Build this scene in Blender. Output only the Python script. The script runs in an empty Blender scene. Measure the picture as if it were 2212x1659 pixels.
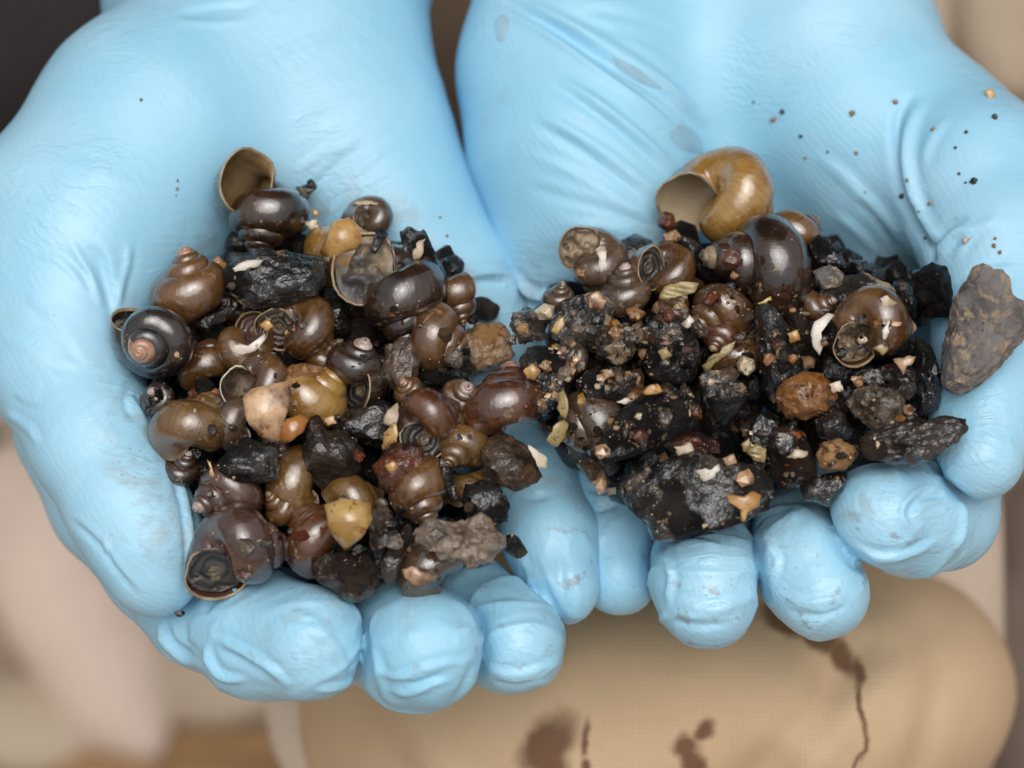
import bpy, bmesh, math, random
import numpy as np
from mathutils import Vector, Matrix, noise
from mathutils.bvhtree import BVHTree

# ------------------------------------------------------------------ frame
# Work frame: millimetres, x to the right, y up the slope of the view, w towards
# the viewer; its origin is the middle of the heap, 0.75 m above the ground.
PITCH = math.radians(60)
D = 450.0                       # camera distance in mm
MMPX = 190.0 / 2212.0           # mm per layout unit at w = 0
O = Vector((0, 0, 0.75))
AX = Vector((1, 0, 0))
AU = Vector((0, math.sin(PITCH), math.cos(PITCH)))
AW = Vector((0, -math.cos(PITCH), math.sin(PITCH)))
BASIS = Matrix((AX, AU, AW)).transposed()          # columns

def P(px, py, w=0.0):
    s = MMPX * (D - w) / D
    return Vector(((px - 1106.0) * s, (829.5 - py) * s, w))
def S(w=0.0):
    return MMPX * (D - w) / D
def world(v):
    return O + BASIS @ (Vector(v) * 0.001)

sc = bpy.context.scene
col = sc.collection

# ------------------------------------------------------------------ camera
cam = bpy.data.cameras.new('camera'); camo = bpy.data.objects.new('camera', cam); col.objects.link(camo)
cam.sensor_width = 36.0; cam.lens = 36.0 * D / 190.0
cam.clip_start = 0.02; cam.clip_end = 400.0
camo.matrix_world = Matrix.Translation(O + AW * (D * 0.001)) @ BASIS.to_4x4()
cam.dof.use_dof = True; cam.dof.focus_distance = (D + 1.0) * 0.001; cam.dof.aperture_fstop = 9.5
sc.camera = camo

# ------------------------------------------------------------------ light: overcast sky
wd = bpy.data.worlds.new('World'); sc.world = wd; wd.use_nodes = True
nt = wd.node_tree; bg = nt.nodes['Background']
sky = nt.nodes.new('ShaderNodeTexSky'); sky.sky_type = 'NISHITA'; sky.sun_disc = False
sky.sun_elevation = math.radians(78); sky.sun_rotation = math.radians(168)
sky.air_density = 1.0; sky.dust_density = 6.0; sky.ozone_density = 1.0
hs = nt.nodes.new('ShaderNodeHueSaturation'); hs.inputs['Saturation'].default_value = 0.16
nt.links.new(sky.outputs[0], hs.inputs['Color']); nt.links.new(hs.outputs[0], bg.inputs['Color'])
bg.inputs['Strength'].default_value = 0.11
sun = bpy.data.lights.new('sun', 'SUN'); suno = bpy.data.objects.new('sun', sun); col.objects.link(suno)
sun.energy = 1.5; sun.angle = math.radians(60); sun.color = (1.0, 0.97, 0.93)
_el, _az = math.radians(78), math.radians(168)
# direction towards the sun, sky rotation measured clockwise from +Y
sd = Vector((math.sin(_az) * math.cos(_el), math.cos(_az) * math.cos(_el), math.sin(_el)))
suno.rotation_euler = sd.to_track_quat('Z', 'Y').to_euler()
suno.location = (0, 0, 3)
vs = sc.view_settings
vs.view_transform = 'Standard'; vs.look = 'None'; vs.gamma = 1.0; vs.use_curve_mapping = False
vs.exposure = -0.07
sc.cycles.max_bounces = 8; sc.cycles.caustics_reflective = False; sc.cycles.caustics_refractive = False

# ------------------------------------------------------------------ node helpers
class NT:
    def __init__(s, name):
        s.m = bpy.data.materials.new(name); s.m.use_nodes = True
        s.t = s.m.node_tree; s.b = s.t.nodes['Principled BSDF']; s.out = s.t.nodes['Material Output']
        s.tc = s.t.nodes.new('ShaderNodeTexCoord')
        s.oi = None
    def n(s, kind, **kw):
        x = s.t.nodes.new('ShaderNode' + kind)
        for k, v in kw.items(): setattr(x, k, v)
        return x
    def l(s, a, b): s.t.links.new(a, b)
    def setv(s, node, key, val):
        if hasattr(val, 'node'): s.l(val, node.inputs[key])
        else:
            i = node.inputs[key]
            if i.type == 'RGBA' and not isinstance(val, (int, float)): val = (*val[:3], 1.0)
            i.default_value = val
    def rnd(s):
        if s.oi is None: s.oi = s.n('ObjectInfo')
        return s.oi.outputs['Random']
    def coord(s, kind='Object', scale=1.0, offset=True):
        if kind == 'UV': src = s.tc.outputs['UV']
        else: src = s.tc.outputs['Object']
        m = s.n('Mapping'); s.l(src, m.inputs['Vector'])
        sc_ = scale if hasattr(scale, '__len__') else (scale,) * 3
        m.inputs['Scale'].default_value = sc_
        if offset:
            mu = s.n('Math', operation='MULTIPLY'); s.l(s.rnd(), mu.inputs[0]); mu.inputs[1].default_value = 37.0
            cx = s.n('CombineXYZ'); 
            for i in range(3): s.l(mu.outputs[0], cx.inputs[i])
            s.l(cx.outputs[0], m.inputs['Location'])
        return m.outputs['Vector']
    def noise(s, vec, scale=5.0, detail=4.0, rough=0.55, dist=0.0):
        x = s.n('TexNoise'); s.l(vec, x.inputs['Vector'])
        x.inputs['Scale'].default_value = scale; x.inputs['Detail'].default_value = detail
        x.inputs['Roughness'].default_value = rough; x.inputs['Distortion'].default_value = dist
        return x.outputs['Fac']
    def voro(s, vec, scale=5.0, feature='F1', out='Distance', rand=1.0):
        x = s.n('TexVoronoi', feature=feature); s.l(vec, x.inputs['Vector'])
        x.inputs['Scale'].default_value = scale; x.inputs['Randomness'].default_value = rand
        return x.outputs[out]
    def ramp(s, fac, a, b, va=0.0, vb=1.0, smooth=True):
        x = s.n('MapRange'); s.l(fac, x.inputs['Value'])
        if smooth: x.interpolation_type = 'SMOOTHSTEP'
        x.inputs['From Min'].default_value = a; x.inputs['From Max'].default_value = b
        x.inputs['To Min'].default_value = va; x.inputs['To Max'].default_value = vb
        return x.outputs['Result']
    def mix(s, fac, a, b, mode='MIX'):
        x = s.n('Mix', data_type='RGBA', blend_type=mode)
        s.setv(x, 0, fac)
        for k, v in ((6, a), (7, b)):
            if hasattr(v, 'node'): s.l(v, x.inputs[k])
            else: x.inputs[k].default_value = (*v[:3], 1.0)
        return x.outputs[2]
    def math(s, op, a, b=0.0):
        x = s.n('Math', operation=op)
        for k, v in ((0, a), (1, b)):
            if hasattr(v, 'node'): s.l(v, x.inputs[k])
            else: x.inputs[k].default_value = v
        return x.outputs[0]
    def bump(s, h, dist, strength=1.0, prev=None):
        x = s.n('Bump'); s.l(h, x.inputs['Height'])
        x.inputs['Distance'].default_value = dist; x.inputs['Strength'].default_value = strength
        if prev is not None: s.l(prev, x.inputs['Normal'])
        return x.outputs['Normal']
    def done(s, color=None, rough=None, normal=None, **kw):
        if color is not None: s.setv(s.b, 'Base Color', color)
        if rough is not None: s.setv(s.b, 'Roughness', rough)
        if normal is not None:
            s.l(normal, s.b.inputs['Normal']); s.l(normal, s.b.inputs['Coat Normal'])
        for k, v in kw.items(): s.setv(s.b, k.replace('_', ' '), v)
        return s.m

def srgb(r, g, b):
    f = lambda c: (c / 255 / 12.92) if c / 255 <= 0.04045 else ((c / 255 + 0.055) / 1.055) ** 2.4
    return (f(r), f(g), f(b))

# ------------------------------------------------------------------ object helpers
def props(o, label=None, cat=None, group=None, kind=None):
    if label: o['label'] = label
    if cat: o['category'] = cat
    if group: o['group'] = group
    if kind: o['kind'] = kind
    return o
def mesh_obj(name, verts, faces, mat, parent=None, smooth=True, uvs=None, mats=None, fmat=None):
    """verts in metres, local frame"""
    me = bpy.data.meshes.new(name)
    me.from_pydata([tuple(v) for v in verts], [], faces)
    if uvs is not None:
        uvl = me.uv_layers.new(name='UVMap')
        li = np.empty(len(me.loops), np.int32); me.loops.foreach_get('vertex_index', li)
        uvl.data.foreach_set('uv', np.asarray(uvs, np.float32)[li].ravel())
    for m in (mats or [mat]): me.materials.append(m)
    if fmat is not None: me.polygons.foreach_set('material_index', np.asarray(fmat, np.int32))
    me.polygons.foreach_set('use_smooth', np.full(len(me.polygons), smooth))
    me.update()
    o = bpy.data.objects.new(name, me); col.objects.link(o)
    if parent: o.parent = parent
    return o
def empty(name, loc=(0, 0, 0)):
    o = bpy.data.objects.new(name, None); col.objects.link(o); o.location = loc
    o.empty_display_size = 0.01
    return o
def place(o, c, R=None):
    """c: work-frame point in mm, R: 3x3 rotation in the work frame"""
    B = BASIS if R is None else BASIS @ R
    o.matrix_world = Matrix.Translation(world(c)) @ B.to_4x4()
    return o

_ico = {}
def ico(sub):
    if sub not in _ico:
        bm = bmesh.new(); bmesh.ops.create_icosphere(bm, subdivisions=sub, radius=1.0)
        bm.verts.ensure_lookup_table()
        _ico[sub] = (np.array([v.co[:] for v in bm.verts]), [tuple(v.index for v in f.verts) for f in bm.faces]); bm.free()
    return _ico[sub]

# ------------------------------------------------------------------ materials for cloth, ground, gloves
def mat_glove():
    s = NT('blue_nitrile')
    v = s.coord(scale=1.0, offset=False)
    base = s.mix(s.ramp(s.noise(v, 30, 3), 0.35, 0.68), (0.305, 0.60, 0.785), (0.375, 0.655, 0.825))
    # faint mud film and specks of dirt
    film = s.ramp(s.noise(v, 90, 5, 0.6), 0.60, 0.80, 0, 0.22)
    base = s.mix(film, base, (0.42, 0.44, 0.40))
    dots = s.ramp(s.voro(v, 260), 0.0, 0.10, 1, 0)
    area = s.ramp(s.noise(v, 24, 2), 0.56, 0.70)
    base = s.mix(s.math('MULTIPLY', s.math('MULTIPLY', dots, area), 0.6), base, (0.16, 0.12, 0.08))
    sx_ = s.n('SeparateXYZ'); s.l(v, sx_.inputs[0])
    low = s.math('MULTIPLY', s.ramp(sx_.outputs[1], -0.012, -0.03, 0, 1), s.ramp(sx_.outputs[0], -0.03, 0.02, 0.35, 1))
    sm = s.math('MULTIPLY', s.ramp(s.noise(v, 230, 5, 0.7), 0.57, 0.70), low)
    base = s.mix(s.math('MULTIPLY', sm, 0.55), base, (0.20, 0.15, 0.10))
    sp2 = s.math('MULTIPLY', s.ramp(s.voro(v, 480), 0.04, 0.10, 1, 0), s.math('MULTIPLY', s.ramp(s.noise(v, 60, 2), 0.45, 0.6), low))
    base = s.mix(s.math('MULTIPLY', sp2, 0.7), base, (0.10, 0.065, 0.04))
    # thin muddy residue plus contact shade painted into the colour round both heaps
    silt_shade = None
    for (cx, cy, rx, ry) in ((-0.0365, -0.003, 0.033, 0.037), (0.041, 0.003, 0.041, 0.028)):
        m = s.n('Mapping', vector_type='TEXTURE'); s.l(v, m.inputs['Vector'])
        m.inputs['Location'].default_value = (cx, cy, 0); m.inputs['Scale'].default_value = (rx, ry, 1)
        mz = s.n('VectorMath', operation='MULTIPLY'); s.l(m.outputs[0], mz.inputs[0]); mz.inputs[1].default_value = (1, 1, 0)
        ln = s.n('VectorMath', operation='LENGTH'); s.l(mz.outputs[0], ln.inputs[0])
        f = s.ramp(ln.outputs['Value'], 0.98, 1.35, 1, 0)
        silt_shade = f if silt_shade is None else s.math('MAXIMUM', silt_shade, f)
    sl1 = s.math('MULTIPLY', s.ramp(s.noise(v, 120, 6, 0.68, 0.6), 0.46, 0.66), silt_shade)
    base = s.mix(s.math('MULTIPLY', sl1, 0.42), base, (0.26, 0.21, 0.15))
    sl2 = s.math('MULTIPLY', s.ramp(s.voro(v, 560), 0.06, 0.13, 1, 0), s.math('MULTIPLY', silt_shade, s.ramp(s.noise(v, 90, 2), 0.45, 0.6)))
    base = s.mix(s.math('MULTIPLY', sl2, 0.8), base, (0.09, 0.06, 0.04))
    wet = s.ramp(s.noise(v, 20, 3), 0.50, 0.56)
    rough = s.ramp(wet, 0, 1, 0.44, 0.30)
    # fine skin-like lines pressed through the glove
    w1 = s.n('TexWave', wave_type='BANDS', bands_direction='DIAGONAL'); s.l(v, w1.inputs['Vector'])
    w1.inputs['Scale'].default_value = 260; w1.inputs['Distortion'].default_value = 9; w1.inputs['Detail'].default_value = 3
    w1.inputs['Detail Scale'].default_value = 0.6
    n1 = s.bump(w1.outputs['Fac'], 0.00006, 0.35)
    n2 = s.bump(s.noise(v, 900, 3), 0.00012, 0.35, n1)
    n3 = s.bump(s.noise(v, 160, 4), 0.0006, 0.30, n2)
    # hair-fine tension creases in the film
    wv = s.n('TexNoise'); s.l(v, wv.inputs['Vector']); wv.inputs['Scale'].default_value = 45; wv.inputs['Detail'].default_value = 3
    ad = s.n('VectorMath', operation='MULTIPLY_ADD'); s.l(wv.outputs['Color'], ad.inputs[0]); ad.inputs[1].default_value = (0.016, 0.016, 0.016); s.l(v, ad.inputs[2])
    mp = s.n('Mapping'); s.l(ad.outputs[0], mp.inputs['Vector']); mp.inputs['Scale'].default_value = (1, 4.5, 2.0); mp.inputs['Rotation'].default_value = (0, 0, 0.6)
    cr = s.noise(mp.outputs['Vector'], 70, 4, 0.55)
    ridge = s.math('ABSOLUTE', s.math('SUBTRACT', cr, 0.5))
    ln_ = s.math('MULTIPLY', s.ramp(ridge, 0.0, 0.09, 1, 0), s.ramp(s.noise(v, 34, 2), 0.46, 0.66))
    n3 = s.bump(ln_, 0.0004, 0.28, n3)
    return s.done(base, rough, n3, Specular_IOR_Level=0.5, Subsurface_Weight=0.0,
                  Subsurface_Radius=(0.4, 0.8, 1.0), Subsurface_Scale=0.002)
def mat_cloth(name, c1, c2, weave=314.0, stains=None, rough=0.85):
    s = NT(name)
    v = s.coord(scale=1.0, offset=False)
    w1 = s.n('TexWave', wave_type='BANDS', bands_direction='X'); s.l(v, w1.inputs['Vector']); w1.inputs['Scale'].default_value = weave
    w2 = s.n('TexWave', wave_type='BANDS', bands_direction='Y'); s.l(v, w2.inputs['Vector']); w2.inputs['Scale'].default_value = weave
    wv = s.math('MULTIPLY', w1.outputs['Fac'], w2.outputs['Fac'])
    c = s.mix(s.ramp(s.noise(v, 14, 4), 0.3, 0.7), c1, c2)
    c = s.mix(s.ramp(s.math('ADD', wv, s.math('MULTIPLY', s.noise(v, 500, 3), 0.5)), 0.1, 1.0, 0.24, 0.0), c, (c1[0] * 0.45, c1[1] * 0.42, c1[2] * 0.38))
    r = rough
    if stains:
        # damp marks: soft blobs at fixed places on the cloth
        tot = None
        wob = s.noise(v, 160, 4)
        vv = s.n('VectorMath', operation='MULTIPLY_ADD'); s.l(v, vv.inputs[0]); vv.inputs[1].default_value = (1, 1, 0)
        nz = s.n('TexNoise'); s.l(v, nz.inputs['Vector']); nz.inputs['Scale'].default_value = 110; nz.inputs['Detail'].default_value = 4
        nm = s.n('VectorMath', operation='MULTIPLY_ADD'); s.l(nz.outputs['Color'], nm.inputs[0])
        nm.inputs[1].default_value = (0.007, 0.007, 0); nm.inputs[2].default_value = (-0.0035, -0.0035, 0)
        s.l(nm.outputs[0], vv.inputs[2])
        for (cx, cy, rx, ry, ang) in stains:
            m = s.n('Mapping', vector_type='TEXTURE'); s.l(vv.outputs[0], m.inputs['Vector'])
            m.inputs['Location'].default_value = (cx * .001, cy * .001, 0)
            m.inputs['Rotation'].default_value = (0, 0, ang)
            m.inputs['Scale'].default_value = (rx * .001, ry * .001, 1)
            ln = s.n('VectorMath', operation='LENGTH'); s.l(m.outputs[0], ln.inputs[0])
            f = s.ramp(ln.outputs['Value'], 0.45, 1.35, 1, 0)
            tot = f if tot is None else s.math('MAXIMUM', tot, f)
        c = s.mix(s.math('MULTIPLY', tot, 0.85), c, (0.11, 0.042, 0.018))
    nb = s.bump(wv, 0.0003, 0.5)
    return s.done(c, r, nb, Specular_IOR_Level=0.2)
def mat_ground():
    s = NT('river_gravel_ground')
    v = s.coord(scale=1.0, offset=False)
    cell = s.voro(v, 22, out='Color')
    sep = s.n('SeparateColor'); s.l(cell, sep.inputs[0])
    c = s.mix(sep.outputs[0], (0.20, 0.14, 0.10), (0.45, 0.35, 0.27))
    c = s.mix(s.ramp(s.noise(v, 3, 4), 0.4, 0.65), c, (0.30, 0.21, 0.13))
    n1 = s.bump(s.voro(v, 22), 0.02, 0.6)
    return s.done(c, 0.8, n1)
def mat_boulder(name, c1, c2):
    s = NT(name)
    v = s.coord(scale=1.0)
    c = s.mix(s.ramp(s.noise(v, 12, 5), 0.35, 0.65), c1, c2)
    return s.done(c, 0.75, s.bump(s.noise(v, 60, 5), 0.004, 0.5))
# ------------------------------------------------------------------ gloved hands as one signed-distance body each
VOX = 0.55
import openvdb
class Field:
    def __init__(s, lo, hi):
        s.lo = np.array(lo, np.float32); s.n = np.ceil((np.array(hi) - lo) / VOX).astype(int) + 1
        s.ax = [s.lo[i] + VOX * np.arange(s.n[i], dtype=np.float32) for i in range(3)]
    def chain(s, pts, k):
        """smooth union of tapered capsules through pts (x, y, w, r)"""
        out = np.full(s.n, 30.0, np.float32)
        for a, b in zip(pts[:-1], pts[1:]):
            a = np.array(a, np.float32); b = np.array(b, np.float32)
            pad = max(a[3], b[3]) + 14
            i0 = np.maximum(((np.minimum(a[:3], b[:3]) - pad - s.lo) / VOX).astype(int), 0)
            i1 = np.minimum(((np.maximum(a[:3], b[:3]) + pad - s.lo) / VOX).astype(int) + 2, s.n)
            if (i1 <= i0).any(): continue
            sl = tuple(slice(i0[i], i1[i]) for i in range(3))
            X = s.ax[0][sl[0]][:, None, None]; Y = s.ax[1][sl[1]][None, :, None]; Z = s.ax[2][sl[2]][None, None, :]
            ba = b[:3] - a[:3]; L2 = max(float((ba ** 2).sum()), 1e-6)
            h = np.clip(((X - a[0]) * ba[0] + (Y - a[1]) * ba[1] + (Z - a[2]) * ba[2]) / L2, 0, 1)
            d = np.sqrt((X - a[0] - h * ba[0]) ** 2 + (Y - a[1] - h * ba[1]) ** 2 + (Z - a[2] - h * ba[2]) ** 2)
            d -= a[3] + (b[3] - a[3]) * h
            out[sl] = smin(out[sl], d, k)
        return out
def smin(a, b, k):
    h = np.maximum(k - np.abs(a - b), 0) / k
    return np.minimum(a, b) - h * h * k * 0.25
def px(*rows):
    """rows of layout x, y, depth w, radius r -> work-frame points"""
    return [(*P(r[0], r[1], r[2]), r[3]) for r in rows]

def wrinkle_disp(V, N, lines):
    """displace along the normal by creases and folds given as layout polylines"""
    s = MMPX * (D - V[:, 2]) / D
    X = V[:, 0] / s + 1106.0; Y = 829.5 - V[:, 1] / s
    disp = np.zeros(len(V))
    front = np.clip((N[:, 2] - 0.05) / 0.25, 0, 1)
    for pts, amp, wid in lines:
        q = np.array(pts, float)
        # resample with Catmull-Rom so that folds bend softly
        if len(q) > 2:
            e = np.vstack([2 * q[0] - q[1], q, 2 * q[-1] - q[-2]]); r = []
            for i in range(len(q) - 1):
                p0, p1, p2, p3 = e[i:i + 4]
                for t in np.linspace(0, 1, 6, endpoint=False):
                    r.append(0.5 * ((2 * p1) + (-p0 + p2) * t + (2 * p0 - 5 * p1 + 4 * p2 - p3) * t ** 2 + (-p0 + 3 * p1 - 3 * p2 + p3) * t ** 3))
            r.append(q[-1]); q = np.array(r)
        lo = q.min(0) - 4 * wid; hi = q.max(0) + 4 * wid
        m = np.where((X > lo[0]) & (X < hi[0]) & (Y > lo[1]) & (Y < hi[1]) & (front > 0))[0]
        if not len(m): continue
        best = np.full(len(m), 1e9); bt = np.zeros(len(m))
        L = np.concatenate([[0], np.cumsum(np.hypot(*np.diff(q, axis=0).T))])
        for i in range(len(q) - 1):
            a = q[i]; d = q[i + 1] - a; L2 = max((d ** 2).sum(), 1e-6)
            h = np.clip(((X[m] - a[0]) * d[0] + (Y[m] - a[1]) * d[1]) / L2, 0, 1)
            dist = np.hypot(X[m] - a[0] - h * d[0], Y[m] - a[1] - h * d[1])
            # signed side for the asymmetric roll of a fold
            sgn = np.sign((X[m] - a[0]) * d[1] - (Y[m] - a[1]) * d[0])
            up = dist < np.abs(best)
            best = np.where(up, dist * np.where(sgn == 0, 1, sgn), best)
            bt = np.where(up, (L[i] + h * (L[i + 1] - L[i])) / L[-1], bt)
        taper = np.clip(np.minimum(bt, 1 - bt) / 0.25, 0, 1) ** 0.7
        u = best / wid
        prof = np.exp(-u * u) - 0.45 * np.exp(-((u - 1.6) / 1.1) ** 2)
        disp[m] += amp * taper * prof * front[m]
    return disp

def build_hand(name, palm, kp, fingers, lines, lo, hi, mat, parent, tips=(), kf=6.0):
    F = Field(lo, hi)
    d = None
    for c in palm:
        g = F.chain(px(*c), 6.0)
        d = g if d is None else smin(d, g, kp)
    out = d
    raw = None
    for c in fingers:
        g = F.chain(px(*c), 3.0)
        out = np.minimum(out, smin(d, g, kf))
        if raw is not None:                       # a real gap where two fingers touch
            near = np.maximum(np.abs(raw), np.abs(g))
            m_ = near < 7
            out[m_] += 1.9 * np.exp(-((raw[m_] - g[m_]) / 1.1) ** 2 - (near[m_] / 3.2) ** 2) * np.clip(d[m_] / 4, 0, 1)
        raw = g if raw is None else np.minimum(raw, g)
    grid = openvdb.FloatGrid(background=3.0)
    grid.copyFromArray(np.clip(out, -3, 3).astype(np.float32), tolerance=0.0)
    pts, quads = grid.convertToQuads(isovalue=0.0)
    V = np.asarray(pts, np.float64) * VOX + F.lo
    q4 = np.asarray(quads, np.int64)
    E = np.vstack([q4[:, [0, 1]], q4[:, [1, 2]], q4[:, [2, 3]], q4[:, [3, 0]]]); E = np.unique(np.sort(E, axis=1), axis=0)
    deg = np.bincount(E.ravel(), minlength=len(V)).astype(float)[:, None]
    def relax(V, it, lam):
        for _ in range(it):
            A = np.zeros_like(V)
            for c_ in range(3):
                A[:, c_] = np.bincount(E[:, 0], V[E[:, 1], c_], len(V)) + np.bincount(E[:, 1], V[E[:, 0], c_], len(V))
            V = V + lam * (A / deg - V)
        return V
    V = relax(V, 8, .6)
    me = bpy.data.meshes.new(name)
    me.from_pydata(V.tolist(), [], np.asarray(quads)[:, ::-1].tolist())
    me.update()
    def normals():
        N = np.empty(len(V) * 3, np.float32); me.vertices.foreach_get('vector', N) if False else me.vertex_normals.foreach_get('vector', N)
        return N.reshape(-1, 3)
    N = normals()
    if (N[np.argmax(V[:, 2])][2]) < 0:
        me.flip_normals(); me.update(); N = normals()
    disp = wrinkle_disp(V, N, lines)
    # loose glove ends: crumpled latex around the finger tips
    s = MMPX * (D - V[:, 2]) / D
    X = V[:, 0] / s + 1106.0; Y = 829.5 - V[:, 1] / s
    for (cx, cy, rad, amp, ang, seed) in tips:
        m = np.where((np.hypot(X - cx, Y - cy) < rad * 1.5) & (V[:, 2] > -45))[0]
        ca, sa = math.cos(ang), math.sin(ang)
        for i in m:
            f = max(0.0, 1 - (math.hypot(X[i] - cx, Y[i] - cy) / (rad * 1.5)) ** 2)
            p = V[i]
            a, b = ca * p[0] + sa * p[1], -sa * p[0] + ca * p[1]
            q = Vector((a * 0.042, b * 0.125, p[2] * 0.07 + seed * 7.3))
            q = q + 0.25 * noise.noise_vector(q * 1.7)
            n1 = abs(noise.noise(q)); n2 = abs(noise.noise(q * 2.2 + Vector((5, 3, 1))))
            on = max(0.0, min(1.0, 0.5 + 1.7 * noise.noise(q * 0.7 + Vector((9, 9, 9)))))
            disp[i] += min(1, f * 1.8) * amp * .85 * (0.8 * math.exp(-(n1 / 0.11) ** 1.3) * (.35 + .65 * on) + 0.22 * on * math.exp(-(n2 / 0.13) ** 1.3) + 0.35 * noise.noise(q * 0.8 + Vector((1, 2, 3))) - 0.2)
    V = relax(V + N * disp[:, None], 2, .5)
    Vw = V * 0.001
    me.vertices.foreach_set('co', Vw.astype(np.float32).ravel())
    me.materials.append(mat)
    me.polygons.foreach_set('use_smooth', np.full(len(me.polygons), True))
    me.update()
    o = bpy.data.objects.new(name, me); col.objects.link(o)
    o.parent = parent
    o.matrix_world = Matrix.Translation(O) @ BASIS.to_4x4()
    return o

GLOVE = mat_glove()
person = empty('person', (0, 0.25, 0.0))
props(person, 'person in dark sleeves and khaki trousers holding out two cupped hands in blue gloves', 'person')
bpy.context.view_layer.update()
# ---- hand on the left of the picture (thumb on its outer side)
L_palm = [
    [(800, -420, -95, 22), (780, -200, -78, 22), (612, 45, -60, 22.5), (362, 305, -44, 27), (190, 520, -34, 25), (140, 680, -26, 19)],
    [(600, -420, -95, 26), (610, -60, -66, 25), (660, 180, -58, 26), (735, 330, -52, 23.5), (845, 480, -46, 18), (960, 620, -42, 13.5), (1020, 740, -42, 12.5), (1060, 860, -40, 11)],
    [(500, 0, -75, 28), (520, 300, -68, 26), (520, 600, -72, 24), (540, 900, -70, 22)],
    [(760, 560, -62, 18), (760, 880, -62, 17)],
    [(250, 820, -58, 20), (560, 1000, -60, 18), (880, 860, -58, 15)],
]
L_fing = [
    [(140, 640, -27, 18), (140, 800, -18, 14.2), (205, 950, -10, 12.4), (275, 1090, -4, 11.3), (322, 1180, -2, 10.6), (338, 1232, -2, 8.8)],
    [(190, 930, -46, 15), (250, 1080, -38, 13), (350, 1225, -26, 11), (430, 1325, -16, 9.8), (560, 1372, -5, 11.6), (668, 1388, 4, 10.8)],
    [(470, 1040, -56, 13), (680, 1280, -32, 11), (800, 1350, -18, 11), (900, 1398, -2, 11.8), (922, 1402, 4, 11)],
    [(700, 960, -58, 12), (880, 1190, -36, 10.5), (1010, 1310, -20, 10), (1100, 1375, -8, 10.2), (1118, 1392, -2, 9)],
    [(1000, 720, -44, 11), (1080, 900, -34, 10), (1140, 1040, -26, 9.6), (1192, 1170, -18, 9.3), (1212, 1265, -12, 7.6)],
]
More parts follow.
